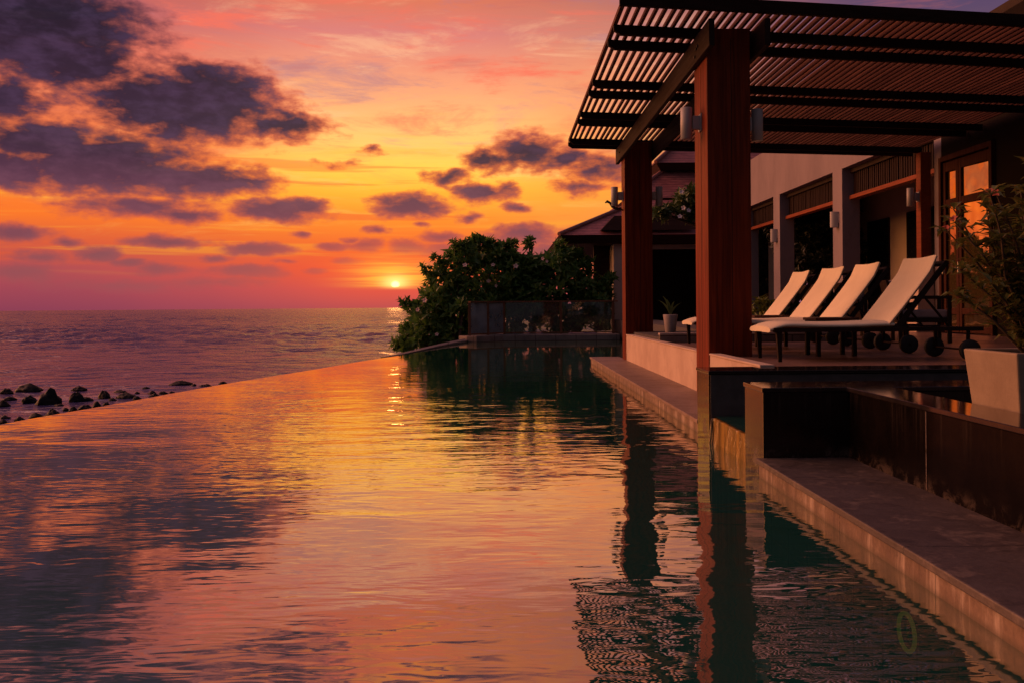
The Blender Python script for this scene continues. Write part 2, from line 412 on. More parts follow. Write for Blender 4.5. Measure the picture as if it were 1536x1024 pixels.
# ------------------------------------------------------------------ camera
cam = bpy.data.cameras.new('camera'); co = bpy.data.objects.new('camera', cam); col.objects.link(co)
cam.sensor_width = 36; cam.lens = 32.0; cam.shift_y = -51.6/1536
cam.clip_start = .05; cam.clip_end = 60000
mt = Matrix.Rotation(R(-.46), 4, 'Z') @ Matrix.Rotation(R(90), 4, 'X') @ Matrix.Rotation(R(-.45), 4, 'Z')
co.matrix_world = Matrix.Translation((0, 0, 1)) @ mt
scene.camera = co

# ------------------------------------------------------------------ sky
SUN_AZ, SUN_EL = -6.83, 1.45
world = bpy.data.worlds.new('World'); scene.world = world; world.use_nodes = True
t = NT(world.node_tree)
wout = t.n('ShaderNodeOutputWorld')
gen = t.n('ShaderNodeTexCoord').outputs['Generated']
dirv = t.v('NORMALIZE', gen)
sp = t.n('ShaderNodeSeparateXYZ'); t.t.links.new(dirv, sp.inputs[0])
az = t.m('MULTIPLY', t.m('ARCTAN2', sp.outputs[0], sp.outputs[1]), 57.29578)
el = t.m('MULTIPLY', t.m('ARCSINE', sp.outputs[2]), 57.29578)
cb = t.n('ShaderNodeCombineXYZ'); t.put(cb.inputs[0], az); t.put(cb.inputs[1], el)
P = cb.outputs[0]
def pm(sx, sy, ox=0, oy=0, rot=0):
    k = t.n('ShaderNodeMapping'); k.inputs['Scale'].default_value = (sx, sy, 1); k.inputs['Location'].default_value = (ox, oy, 0)
    k.inputs['Rotation'].default_value = (0, 0, R(rot)); t.t.links.new(P, k.inputs[0]); return k.outputs[0]
E0 = [0, 1.2, 2.5, 3.8, 5.4, 7.1, 8.8, 10.8, 12.8, 14.8, 16.7, 18.6, 22, 27, 36]
Lc = [(140,62,88),(162,68,88),(186,78,84),(226,92,58),(250,118,36),(244,120,42),(238,124,66),(240,128,76),(232,120,84),(216,106,90),(190,94,96),(186,88,78),(170,84,92),(112,78,112),(70,56,88)]
Cc = [(168,70,86),(202,74,82),(240,84,58),(252,112,42),(255,142,40),(255,172,50),(255,190,80),(254,184,112),(249,168,118),(239,150,120),(218,126,120),(222,118,86),(255,146,66),(200,100,72),(72,64,100)]
Rc = [(172,88,100),(200,88,92),(236,110,78),(244,134,76),(252,150,58),(253,160,56),(252,158,80),(250,160,98),(246,158,108),(234,146,110),(208,128,110),(194,114,96),(206,116,80),(120,84,100),(62,62,102)]
Qc = [(120,84,104),(126,84,100),(134,88,98),(140,92,98),(140,94,98),(130,92,100),(118,88,102),(104,82,104),(92,78,106),(80,74,106),(68,68,106),(58,62,104),(56,60,100),(52,56,96),(46,52,90)]
def er(cs): return t.ramp(t.m('DIVIDE', el, 36.0, clamp=True), [(e/36, C3(*c)) for e, c in zip(E0, cs)])
# gentle horizontal wandering so the four gradients do not meet along straight lines
wob = t.m('MULTIPLY', t.m('SUBTRACT', t.noise(pm(.06, .12, 3), 1.0, 3, .55), .5), 14.0)
azw = t.m('ADD', az, wob)
base = t.mix(t.sm(azw, -26, -9), er(Lc), er(Cc))
base = t.mix(t.sm(azw, -4, 8), base, er(Rc))
base = t.mix(t.sm(azw, 5, 24), base, er(Qc))
# thin high cloud: pink, gold and grey veils drawn out along the wind
st1 = t.noise(pm(.075, .40, 0, 0, -7), 1.0, 8, .66, .6)
st2 = t.noise(pm(.05, 1.0, 8, 3, 0), 1.0, 4, .6, .3)
st3 = t.noise(pm(.11, .60, 4, 9, -8), 1.0, 7, .65, .4)
base = t.mix(t.m('MULTIPLY', t.m('MULTIPLY', t.sm(el, 5.5, 8.5), t.sm(el, 15, 9.5)), t.m('MULTIPLY', t.sm(az, -22, -10), t.sm(az, 9, 0))), base, t.v('MULTIPLY', base, (1.22, 1.25, 1.1)))
up = t.m('MULTIPLY', t.sm(el, 6, 12), t.sm(azw, 26, 4))
base = t.mix(t.m('MULTIPLY', t.sm(st1, .50, .68), t.m('MULTIPLY', up, .85)), base, C3(248, 112, 88))
base = t.mix(t.m('MULTIPLY', t.sm(st1, .47, .30), t.m('MULTIPLY', up, .60)), base, C3(160, 120, 140))
base = t.mix(t.m('MULTIPLY', t.sm(st3, .54, .72), t.m('MULTIPLY', t.m('MULTIPLY', t.sm(el, 17, 7), t.sm(el, 3.2, 5.5)), .55)), base, C3(255, 190, 92))
low = t.m('MULTIPLY', t.sm(el, 13, 7), t.sm(el, 1.5, 4))
base = t.mix(t.m('MULTIPLY', t.sm(st2, .54, .66), t.m('MULTIPLY', low, .55)), base, C3(255, 168, 50))
base = t.mix(t.m('MULTIPLY', t.sm(st2, .46, .36), t.m('MULTIPLY', low, .60)), base, C3(236, 92, 44))
wis = t.noise(pm(.10, .52, 11, 2, -9), 1.0, 9, .68, .35)
base = t.mix(t.m('MULTIPLY', t.sm(wis, .52, .70), t.m('MULTIPLY', t.m('MULTIPLY', t.sm(el, 5, 9), t.sm(el, 22, 14)), t.m('MULTIPLY', t.sm(azw, 20, 6), .62))), base, t.mix(t.sm(el, 8, 14), (1.1, .66, .20), (1.02, .54, .30)))
base = t.mix(t.m('MULTIPLY', t.sm(wis, .47, .33), t.m('MULTIPLY', t.m('MULTIPLY', t.sm(el, 7, 12), t.sm(az, -24, -14)), .40)), base, C3(196, 104, 100))
base = t.v('MULTIPLY', base, t.mix(t.m('MULTIPLY', t.sm(el, 3, 7), t.sm(azw, 16, 6)), (1, 1, 1), (1.16, 1.19, 1.15)))
# the cumulus: soft ellipses placed by azimuth and elevation, broken up by noise
CL = [(-26.84,15.5,5.67,3.15,1.15),(-24.84,13.79,3.57,1.76,1),(-28.34,11.48,2.73,1.89,.75),(-27.5,16.1,4.62,2.52,1.1),(-19.31,11.85,5.88,2.1,1.1),(-21.51,12.07,3.57,2.01,1),(-17.24,12.55,3.36,1.76,1),(-13.36,11.07,3.02,.84,.85),(-18.36,13.42,2.52,1.18,.8),(-26.89,9.27,3.99,1.51,1),(-23.84,8.37,5.88,1.76,1.1),(-18.41,7.66,3.99,1.01,.95),(-28.37,7.72,3.57,1.09,1),(-15.93,7.67,1.47,.38,.75),(-21.73,5.99,4.2,.63,.7),(-19.36,5.6,1.89,.5,.8),(-13.99,5.92,2.6,.63,.9),(-12.29,6.15,1.43,.55,.85),(-5.89,6.3,2.43,.71,1),(-6.84,6.38,1.26,.59,.7),(-3.5,8.03,1.34,.59,.8),(-1.41,7.13,1.76,.67,.85),(-.24,7.33,1.26,.5,.6),(1.46,9.49,2.7,1.2,.85),(-.85,9.18,2.0,.8,.8),(3.76,9.21,2.0,.8,.75),(6.05,8.6,2.6,1.0,.72),(4.79,7.56,1.8,.6,.6),(-7.96,4.85,.76,.29,.7),(-8.67,3.89,1.09,.38,.8),(-20.29,3.98,1.85,.34,.75),(-15.19,3.61,2.01,.38,.75),(-10.74,3.8,.92,.25,.7),(-24.05,3.18,1.18,.42,.75),(-28.23,4.27,1.76,.46,.75),(-15.59,2.24,2.01,.34,.6),(-20.85,2.33,1.26,.34,.45),(-11.64,2.33,.63,.21,.5),(-28.25,2.14,1.89,.46,.5),(-6.03,3.82,1.26,.42,.75),(-3.82,4.44,1.34,.34,.7),(-3.53,3.64,1.76,.46,.75),(1.42,4.53,2.6,.6,.8),(-1.11,3.38,2.8,.7,.85),(3.09,3.35,2.8,.7,.8),(-6.54,2.57,.59,.17,.5),(-4.67,2.65,.67,.21,.6),(-4.05,1.22,1.26,.25,.4),(-22.84,1.35,3.78,.29,.3),(-17.32,1.55,2.52,.25,.3),(-26.93,3.01,1.26,.29,.45),
      (-9.4,4.2,.5,.2,.6),(-12.6,4.6,.6,.2,.55),(-8.1,9.6,.8,.25,.45),(-10.2,8.9,1.0,.25,.4),(-5.2,5.2,.5,.2,.55),(-2.2,5.6,.9,.3,.6),(.9,6.2,1.0,.35,.6),(-17.6,3.0,.7,.2,.5),(-22.4,2.7,.9,.25,.5),(-25.6,3.9,.8,.25,.5),(-9.8,2.9,.8,.2,.5),(-13.4,2.9,.6,.16,.45),
      (-33,12,4,2,.9),(-38,7,5,1.2,.9),(-44,14,6,2.5,1),(-14,21.5,5,1.6,.55),(-4,24,6,1.5,.5),(-22,22,5,1.8,.8),(-26,20.5,5,1.8,.9)]
wn = t.noise(pm(.42, .75), 1.0, 5, .56, 0, 1)
w1 = t.v('MULTIPLY', t.v('SUBTRACT', wn, (.5, .5, .5)), (3.4, 1.7, 0))
lowk = t.sm(el, 2, 11, .30, 1.0)
Pw = t.v('ADD', P, t.v('SCALE', w1, lowk))
acc = None
for (a, e, w, h, s_) in CL:
    d = t.v('LENGTH', t.v('MULTIPLY', t.v('SUBTRACT', Pw, (a, e, 0)), (1/(w*1.30), 1/(h*1.32), 0)))
    b = t.m('MULTIPLY_ADD', d, -s_, s_)
    acc = b if acc is None else t.m('SMOOTH_MAX', acc, b, .08)
puff = t.noise(pm(.72, 1.45, 2, 5), 1.0, 7, .55, .15)
puff2 = t.noise(pm(.24, .5, 7, 1), 1.0, 5, .6, .3)
fb = t.m('ADD', t.m('MULTIPLY', t.m('SUBTRACT', puff, .5), 1.1), t.m('MULTIPLY', t.m('SUBTRACT', puff2, .5), .5))
dens = t.m('ADD', t.m('MAXIMUM', acc, -1.2), t.m('MULTIPLY', fb, t.sm(el, 1, 8, .55, 1.0)))
# loose scattered cloud beyond the frame, overhead and to the sides
wild = t.m('SUBTRACT', t.noise(pm(.05, .09, 21, 4), 1.0, 6, .6, .3), .52)
out_k = t.m('MAXIMUM', t.sm(el, 19, 25), t.sm(t.m('ABSOLUTE', az), 31, 40))
dens = t.m('ADD', dens, t.sm(az, -8, -15, .02, .085))
dens = t.m('MAXIMUM', dens, t.m('MULTIPLY', t.m('MULTIPLY', wild, 5.0), out_k))
alpha = t.sm(dens, -.10, .40)
thick = t.sm(dens, .10, .70)
cdark = t.ramp(t.m('DIVIDE', el, 36.0, clamp=True), [(0, C3(150, 78, 92)), (3/36, C3(142, 78, 88)), (5/36, C3(116, 64, 86)), (7/36, C3(92, 54, 80)), (9/36, C3(52, 34, 62)), (12/36, C3(40, 29, 57)), (16/36, C3(24, 20, 42)), (24/36, C3(52, 42, 62)), (1, C3(50, 44, 68))])
crim = t.ramp(t.m('DIVIDE', el, 36.0, clamp=True), [(0, C3(156, 78, 90)), (3/36, C3(164, 78, 86)), (5.2/36, C3(212, 92, 70)), (8/36, C3(250, 118, 54)), (13/36, C3(240, 116, 84)), (18/36, C3(180, 96, 104)), (1, C3(90, 70, 98))])
lite = t.mix(t.sm(t.m('ADD', t.m('MULTIPLY', puff, .6), t.m('MULTIPLY', puff2, .5)), .46, .74, 0, .36), cdark, t.mix(t.sm(el, 4, 12), C3(150, 84, 96), C3(98, 72, 112)))
ccol = t.mix(thick, crim, lite)
sky = t.mix(t.m('MULTIPLY', alpha, t.sm(el, .3, 3.0, .55, .98)), base, ccol)
# the sun: glow and disc, its foot sunk in the bank of haze
Ps = t.v('SUBTRACT', P, (SUN_AZ, SUN_EL, 0))
def gl(sx, sy, oy=0.0):
    d = t.v('LENGTH', t.v('MULTIPLY', t.v('SUBTRACT', Ps, (0, oy, 0)), (1/sx, 1/sy, 0)))
    return t.m('POWER', 2.718, t.m('MULTIPLY', t.m('MULTIPLY', d, d), -1.0))
sky = t.mix(t.m('MULTIPLY', gl(6.5, 1.9, .8), .62), sky, C3(252, 78, 48))
bands = t.sm(t.noise(pm(.10, 3.2, 1, 2), 1.0, 3, .6), .42, .60, .45, 1.0)
sky = t.mix(t.m('MULTIPLY', t.m('MULTIPLY', gl(2.5, 1.15, .5), bands), t.sm(el, 1.0, 1.5)), sky, (1.2, .56, .06))
sky = t.mix(t.m('MULTIPLY', gl(.75, .42, .1), t.sm(el, 1.05, 1.4)), sky, (1.5, 1.0, .28))
disc = t.m('MULTIPLY', t.sm(t.v('LENGTH', t.v('MULTIPLY', Ps, (1/.26, 1/.21, 0))), 1.25, .55), t.sm(t.m('ADD', el, t.m('MULTIPLY', t.m('SUBTRACT', t.noise(pm(1.5, 4), 1.0, 2), .5), .2)), 1.22, 1.34))
sky = t.mix(disc, sky, (2.2, 1.7, .7))
# added off-frame glow for left-facing sides; the sky behind stays dark
sky = t.mix(t.m('MULTIPLY', t.sm(az, -31, -52), .8), sky, t.v('SCALE', t.mix(t.sm(el, 4, 34), C3(255, 158, 88), C3(212, 136, 118)), 8.5))  # unseen left sky, brightened to light the posts and loungers
dim = t.m('MAXIMUM', t.sm(az, 40, 95), t.sm(az, -84, -102))
backc = t.ramp(t.m('DIVIDE', el, 90.0, clamp=True), [(0, C3(92, 78, 80)), (.3, C3(78, 74, 82)), (1, C3(76, 72, 88))])
sky = t.mix(dim, sky, backc)
sky = t.mix(t.sm(el, 34, 66), sky, C3(112, 94, 108))
sky = t.mix(t.sm(el, -.2, -3), sky, (.05, .025, .03))
nish = t.n('ShaderNodeTexSky', sky_type='NISHITA', sun_disc=False)
nish.sun_elevation = R(SUN_EL); nish.sun_rotation = R(SUN_AZ)
bg1 = t.n('ShaderNodeBackground'); t.put(bg1.inputs[0], sky); bg1.inputs[1].default_value = 1.0
bg2 = t.n('ShaderNodeBackground'); t.t.links.new(nish.outputs[0], bg2.inputs[0]); bg2.inputs[1].default_value = .05
mxs = t.n('ShaderNodeMixShader'); mxs.inputs[0].default_value = .06
t.t.links.new(bg1.outputs[0], mxs.inputs[1]); t.t.links.new(bg2.outputs[0], mxs.inputs[2])
t.t.links.new(mxs.outputs[0], wout.inputs['Surface'])
world.cycles.sampling_method = 'MANUAL'; world.cycles.sample_map_resolution = 1024

sun = bpy.data.lights.new('sun', 'SUN'); so = bpy.data.objects.new('sun', sun); col.objects.link(so)
sun.energy = .008; sun.angle = R(1.0); sun.color = (1.0, .36, .10)
sd = Vector((math.sin(R(SUN_AZ-16))*math.cos(R(2.6)), math.cos(R(SUN_AZ-16))*math.cos(R(2.6)), math.sin(R(2.6))))
sd = Vector((math.sin(R(SUN_AZ))*math.cos(R(SUN_EL)), math.cos(R(SUN_AZ))*math.cos(R(SUN_EL)), math.sin(R(SUN_EL))))
so.rotation_euler = sd.to_track_quat('Z', 'Y').to_euler(); so.location = (-6, 50, 12)

# ------------------------------------------------------------------ sea, shore and pool
def wave(x, y):
    n = mnoise.noise
    wx = x+2.5*n((x*.05, y*.05, 9)); wy = y+3.0*n((x*.04, y*.04, 4))
    r = lambda v: 1-2*abs(v)
    sp_ = max(.45, y*.0125)                                     # detail finer than the grid is left to the bump
    h = .30*n((wx*.030, wy*.060, 1)) + .55*n((wx*.008, wy*.013, 6))*min(1, y/400)
    h += .25*r(n((wx*.13, wy*.19, 2)))*min(1, 3.4/sp_)
    h += .20*r(n((wx*.36, wy*.42, 5)))*min(1, 1.6/sp_)**1.5
    if sp_ < 1.6: h += .05*n((wx*.9, wy*1.1, 7))*min(1, .7/sp_)**2
    g = .55+.9*(n((x*.012, y*.016, 3))+.35)                     # gusts: rougher and smoother patches
    return h*max(.25, g)*(.26+1.4*max(0, min(1, (y-42)/60)))
def sea_grid():
    mb = MB(); nr, nc = 430, 420
    ys = [14*(45000/14)**((k/nr)**1.0) for k in range(nr+1)]
    ys = []
    y = 16.0
    while y < 45000:
        ys.append(y); y *= 1.0115 if y < 900 else 1.06
    vs = []
    for y in ys:
        w_ = y+24
        for k in range(nc+1):
            x = (-1.5+2.3*k/nc)*w_
            f = max(0., min(1., (3600-y)/2600))
            vs.append((x, y, -2.68+(wave(x, y)*f if f > 0 else 0)))
    n = nc+1
    mb.add(vs, [(j*n+i, j*n+i+1, (j+1)*n+i+1, (j+1)*n+i) for j in range(len(ys)-1) for i in range(nc)], True)
    mb.add([(-500, -80, -2.62), (200, -80, -2.62), (200, 16.0, -2.62), (-500, 16.0, -2.62)], [(0, 1, 2, 3)])
    return mb
struct(sea_grid().build('sea', M['sea_water']))
def shore_fn(u, v):
    x = -60+u*220; y = -50+v*130
    sx = -6.2 if y < 16 else -6.2+(y-16)*.33
    d = x-sx
    k = max(0., min(1., (d+3)/4.5)); k = k*k*(3-2*k)
    far = max(0., min(1., (62-y)/8))
    z = -4.2+(3.45*k)*far + .12*mnoise.noise((x*.4, y*.4, 0))
    return (x, y, z)
struct(MB().grid(shore_fn, 110, 65).build('ground', M['sand']))

EDGE = [(-4.3,-3.0),(-4.45,0),(-4.53,3),(-4.54,6),(-4.46,8.04),(-4.36,8.8),(-4.2,9.6),(-3.85,11.8),(-3.55,13.3),(-3.16,14.98),(-2.72,17.2),(-2.24,19.44),(-1.85,21.9),(-1.45,24.3),(-1.06,26.3)]
def smooth_curve(p, n=5):
    out = []
    for i in range(len(p)-1):
        a, b, c, d = (Vector(p[max(i-1, 0)]), Vector(p[i]), Vector(p[i+1]), Vector(p[min(i+2, len(p)-1)]))
        for k in range(n):
            s = k/n
            out.append(.5*((2*b)+(c-a)*s+(2*a-5*b+4*c-d)*s*s+(3*b-a-3*c+d)*s**3))
    out.append(Vector(p[-1])); return [(q.x, q.y) for q in out]
EC = smooth_curve(EDGE)
pool_poly = EC + [(-.6, 26.85), (3.4, 26.85), (3.4, 16.3), (1.55, 16.3), (1.55, -3.0)]
mb = MB(); mb.add([(x, y, 0) for x, y in pool_poly], [tuple(range(len(pool_poly)-1, -1, -1))])
struct(mb.build('pool_water', M['pool_water']))
# the basin: floor and the inside of the far, left and right sides
mb = MB(); mb.add([(x, y, -1.35) for x, y in pool_poly], [tuple(range(len(pool_poly)-1, -1, -1))])
struct(mb.build('pool_floor', M['pool_tile']))
mb = MB()
for i in range(len(EC)-1):                                   # infinity edge: a weir wall just under the water skin
    (x0, y0), (x1, y1) = EC[i], EC[i+1]
    n = Vector((y0-y1, x1-x0)).normalized()*.16; n2 = Vector((y0-y1, x1-x0)).normalized()*.55
    mb.add([(x0, y0, -.006), (x1, y1, -.006), (x1+n.x, y1+n.y, -.03), (x0+n.x, y0+n.y, -.03), (x0+n2.x, y0+n2.y, -1.8), (x1+n2.x, y1+n2.y, -1.8), (x0, y0, -1.36), (x1, y1, -1.36)],
           [(0, 1, 2, 3), (3, 2, 5, 4), (1, 0, 6, 7)], True)
struct(mb.build('pool_edge', M['ledge_side']))
mb = MB()                                                     # raised rim where the far edge climbs towards the railing
rim = [p for p in EC if p[1] > 18.3]
for i in range(len(rim)-1):
    (x0, y0), (x1, y1) = rim[i], rim[i+1]
    h0, h1 = [.10*max(0, (y-18.2)/8.1) for y in (y0, y1)]
    n = Vector((y0-y1, x1-x0)).normalized()*.11
    mb.add([(x0, y0, -.3), (x1, y1, -.3), (x1, y1, h1*.6), (x0, y0, h0*.6), (x0+n.x, y0+n.y, h0*1.0), (x1+n.x, y1+n.y, h1*1.0), (x0+n.x, y0+n.y, -.5), (x1+n.x, y1+n.y, -.5)],
           [(1, 0, 3, 2), (2, 3, 4, 5), (5, 4, 6, 7)])
struct(mb.build('pool_rim', M['curb_stone']))
mb = MB()                                                     # far kerb under the railing
mb.prism([(-1.10, 26.2), (-.80, 26.05), (-.05, 26.86), (3.4, 26.86), (3.4, 28.2), (-.35, 28.2), (-1.35, 26.6)], -1.4, .172)
struct(mb.build('pool_kerb', M['curb_stone'], bevel=.02))

# right-hand side: ledges, sill and walls of the pool
mb = MB()
mb.box(1.515, 2.02, 7.1, 16.06, -1.4, .078)
struct(mb.build('pool_ledge', M['ledge_side']))
mb = MB(); mb.box(1.495, 2.02, 7.1, 16.09, .08, .112)
struct(mb.build('ledge_paving', M['ledge_top'], bevel=.006))
mb = MB(); mb.box(1.475, 2.03, -3, 5.292, -.16, .078)
struct(mb.build('pool_ledge', M['ledge_side']))
mb = MB(); mb.box(1.455, 2.03, -3, 5.292, .08, .112)
struct(mb.build('ledge_paving', M['ledge_dark'], bevel=.006))
mb = MB(); mb.box(1.49, 1.9, -3, 5.2, -1.4, -.165)
mb.box(1.53, 1.9, 5.2, 16.0, -1.4, -.2)
struct(mb.build('pool_wall', M['pool_wall_tile']))
mb = MB(); mb.box(1.30, 1.488, -3, 4.6, -1.34, -.72)          # sunken bench along the near wall
struct(mb.build('pool_bench', M['pool_wall_tile'], bevel=.02))
mb = MB(); mb.box(1.53, 1.62, 5.69, 6.69, -1.0, .176)
struct(mb.build('cascade_sill', M['fall_stone'], bevel=.008))
mb = MB(); mb.box(1.62, 5.2, 5.69, 6.69, -1.0, .02)
struct(mb.build('channel_floor', M['slate']))
mb = MB(); mb.add([(1.535, 5.692, .186), (5.2, 5.692, .186), (5.2, 6.688, .186), (1.535, 6.688, .186)], [(0, 1, 2, 3)])
struct(mb.build('channel_water', M['pool_water']))
def fall(u, v):
    y = 5.695+u*.99
    prof = [(1.535, .186), (1.517, .181), (1.508, .15), (1.50, .09), (1.492, .03), (1.485, -.02)]
    s = v*(len(prof)-1); i = min(int(s), len(prof)-2); f = s-i
    x = prof[i][0]*(1-f)+prof[i+1][0]*f; z = prof[i][1]*(1-f)+prof[i+1][1]*f
    return (x-.012*v*mnoise.noise((y*9, z*2, 3))-.006*v*mnoise.noise((y*31, z*3, 1)), y, z)
struct(MB().grid(fall, 60, 15).build('waterfall', M['fall_water']))

# deck, planting bed behind it
mb = MB(); mb.prism([(2.10, 7.02), (7.5, 7.02), (7.5, 28.6), (4.62, 28.6), (4.62, 12.32), (2.10, 12.32)], -1, .50)
struct(mb.build('deck', M['deck']))
mb = MB(); mb.prism([(2.12, 12.425), (4.6, 12.425), (4.6, 28.9), (3.47, 28.9), (3.47, 15.4), (2.12, 15.4)], -1, .57)
struct(mb.build('gravel_bed', M['gravel']))

# ------------------------------------------------------------------ walls
w = thing('low_wall', 'low cream plastered wall running under the two big posts behind the pool ledge', 'wall', (2.0, 7.1, 0))
MB().box(0, .10, .0, 8.2, .10, .515).build('wall_face', M['plaster'], w, .004)
MB().box(-.008, .108, -.0, 8.2, .517, .535).build('coping', M['plaster'], w, .005)
w = thing('planter_kerb', 'grey kerb wall holding the gravel bed behind the loungers', 'wall', (2.1, 12.32, 0))
MB().box(0, 2.5, .0, .10, .5, .60).build('wall_face', M['curb_stone'], w, .004)
MB().box(-.005, 2.5, -.01, .105, .602, .63).build('coping', M['pale_wall'], w, .005)

w = thing('granite_wall', 'dark granite wall end with slate face that carries the front edge of the deck', 'wall', (1.5, 6.69, 0))
MB().box(0, .58, .012, .41, -.3, .496).build('block', M['granite'], w, .003)
MB().box(.012, 6.0, .0, .010, -.3, .49).build('slate_face', M['slate'], w)
MB().box(.582, 6.0, .012, .33, -.3, .49).build('wall_core', M['slate'], w)
MB().box(-.008, 6.0, -.012, .42, .498, .522).build('coping', M['granite_top'], w, .004)

w = thing('trough_wall', 'polished black granite low wall turning a corner round the square cream pot', 'wall', (1.5, 5.29, 0))
MB().box(0, 3.6, 0, .40, -.2, .493).build('front_panel', M['granite'], w, .003)
MB().box(.50, .74, -8.3, -.002, -.2, .493).build('side_panel', M['granite_shaded'], w, .003)
mb = MB(); mb.prism([(-.008, -.008), (.49, -.008), (.49, -8.3), (.75, -8.3), (.75, -.012), (3.6, -.012), (3.6, .41), (-.008, .41)], .495, .52)
mb.build('coping', M['granite_top'], w, .003)
mb = MB(); mb.box(.4978, .4995, -.98, -.976, .115, .49); mb.box(.4978, .4995, -2.2, -2.196, .115, .49)
mb.build('panel_joint', M['curb_stone'], w)
mb = MB(); mb.box(2.24, 5.2, -3, 5.29, -.6, .18); struct(mb.build('trough_floor', M['slate']))

# ------------------------------------------------------------------ pergola
SK = .172
pg = thing('pergola', 'dark red timber pergola with a slatted roof over the sun deck', 'pergola', (2.0, 8.85, .11))
O = Vector((2.0, 8.85, .11))
def pbox(mb, x0, x1, y0, y1, z0, z1): return mb.box(x0-O.x, x1-O.x, y0-O.y, y1-O.y, z0-O.z, z1-O.z)
def big_post(y0, d, w_):
    mb = MB(); pbox(mb, 1.99, 1.99+w_, y0, y0+d, .112, 3.70)
    o = mb.build('post', M['post_wood'], pg, .008)
    j = MB(); pbox(j, 1.9885, 1.9905, y0+d*.48, y0+d*.50, .14, 3.4); pbox(j, 1.99+w_*.55, 1.99+w_*.565, y0-.0015, y0+.001, .14, 3.6)
    j.build('board_joint', M['dark_frame'], o)
    return o
big_post(8.87, .58, .425); big_post(14.98, .40, .455)
for x in (1.93, 2.455):
    mb = MB(); pbox(mb, x, x+.055, 8.5, 15.66, 3.43, 3.684)
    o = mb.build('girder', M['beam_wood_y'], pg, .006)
    for (yy, zz) in ((8.98, 3.56), (9.12, 3.49), (9.05, 3.55), (15.12, 3.55)):
        mt_ = Matrix.Translation((x-O.x-(.012 if x < 2 else -.055), yy-O.y, zz-O.z)) @ Matrix.Rotation(R(90), 4, 'Y')
        q = MB().lathe([(.016, 0), (.016, .012)], 12); b = MB(); b.add([mt_ @ Vector(p) for p in q.v], q.f, True); b.build('bolt', M['black_metal'], o)
XL, XR = 1.10, 7.47
def cross_beam(y0, z0=3.685, z1=3.785, xl=XL, th=.055):
    mb = MB()
    pts = []
    def P_(x, y, z): return (x-O.x, y-O.y, z-O.z)
    y1 = y0+SK*(XR-xl)
    zb = z0+.042                                        # the end is notched to a beak
    A = [P_(xl, y0, zb), P_(xl+.07, y0+SK*.07, z0), P_(XR, y1, z0), P_(XR, y1, z1), P_(xl, y0, z1)]
    B = [P_(xl, y0+th, zb), P_(xl+.07, y0+th+SK*.07, z0), P_(XR, y1+th, z0), P_(XR, y1+th, z1), P_(xl, y0+th, z1)]
    n = 5
    mb.add(A+B, [(0, 1, 2, 3, 4), (9, 8, 7, 6, 5)]+[((i+1) % n, i, n+i, n+(i+1) % n) for i in range(n)])
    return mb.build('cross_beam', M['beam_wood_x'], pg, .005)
for y0 in (8.99, 9.50, 11.18, 11.72, 13.02, 13.52, 15.08, 15.44):
    cross_beam(y0, xl=1.10-.0*y0)
mb = MB()
A = [(XL-.03, 8.28), (XR, 8.28+SK*(XR-XL))]
mb.hexa([(A[0][0]-O.x, A[0][1]-O.y, 3.74-O.z), (A[1][0]-O.x, A[1][1]-O.y, 3.74-O.z), (A[1][0]-O.x, A[1][1]+.05-O.y, 3.74-O.z), (A[0][0]-O.x, A[0][1]+.05-O.y, 3.74-O.z)],
        [(A[0][0]-O.x, A[0][1]-O.y, 3.86-O.z), (A[1][0]-O.x, A[1][1]-O.y, 3.86-O.z), (A[1][0]-O.x, A[1][1]+.05-O.y, 3.86-O.z), (A[0][0]-O.x, A[0][1]+.05-O.y, 3.86-O.z)])
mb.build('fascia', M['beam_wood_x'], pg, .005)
mb = MB(); x = XL
i = 0
while x < XR-.06:
    j = rnd.uniform(-.004, .004); zt = rnd.uniform(-.004, .004); ya = 8.335+SK*(x-XL); yb = 15.42+SK*(x-XL)
    w_ = .029 if i else .04
    x0 = x+j; x1 = x+j+w_; k = rnd.uniform(-.006, .006)
    mb.hexa([(x0-O.x, ya-O.y, 3.787-O.z+zt), (x1-O.x, ya-O.y, 3.787-O.z+zt), (x1+k-O.x, yb-O.y, 3.787-O.z+zt), (x0+k-O.x, yb-O.y, 3.787-O.z+zt)],
            [(x0-O.x, ya-O.y, 3.830-O.z), (x1-O.x, ya-O.y, 3.830-O.z), (x1+k-O.x, yb-O.y, 3.830-O.z), (x0+k-O.x, yb-O.y, 3.830-O.z)])
    x += .0865; i += 1
mb.build('roof_slats', M['slat_wood'], pg)
mb = MB(); pbox(mb, 7.30, 7.48, 15.88, 16.06, 1.6, 3.65); tp = mb.build('post', M['trim_wood'], pg, .004)
mb = MB()
mb.hexa([(7.16-O.x, 15.78-O.y, .5-O.z), (7.5-O.x, 15.78-O.y, .5-O.z), (7.5-O.x, 16.16-O.y, .5-O.z), (7.16-O.x, 16.16-O.y, .5-O.z)],
        [(7.25-O.x, 15.83-O.y, 1.72-O.z), (7.49-O.x, 15.83-O.y, 1.72-O.z), (7.49-O.x, 16.11-O.y, 1.72-O.z), (7.25-O.x, 16.11-O.y, 1.72-O.z)])
o = mb.build('plinth', M['plaster'], tp, .01)

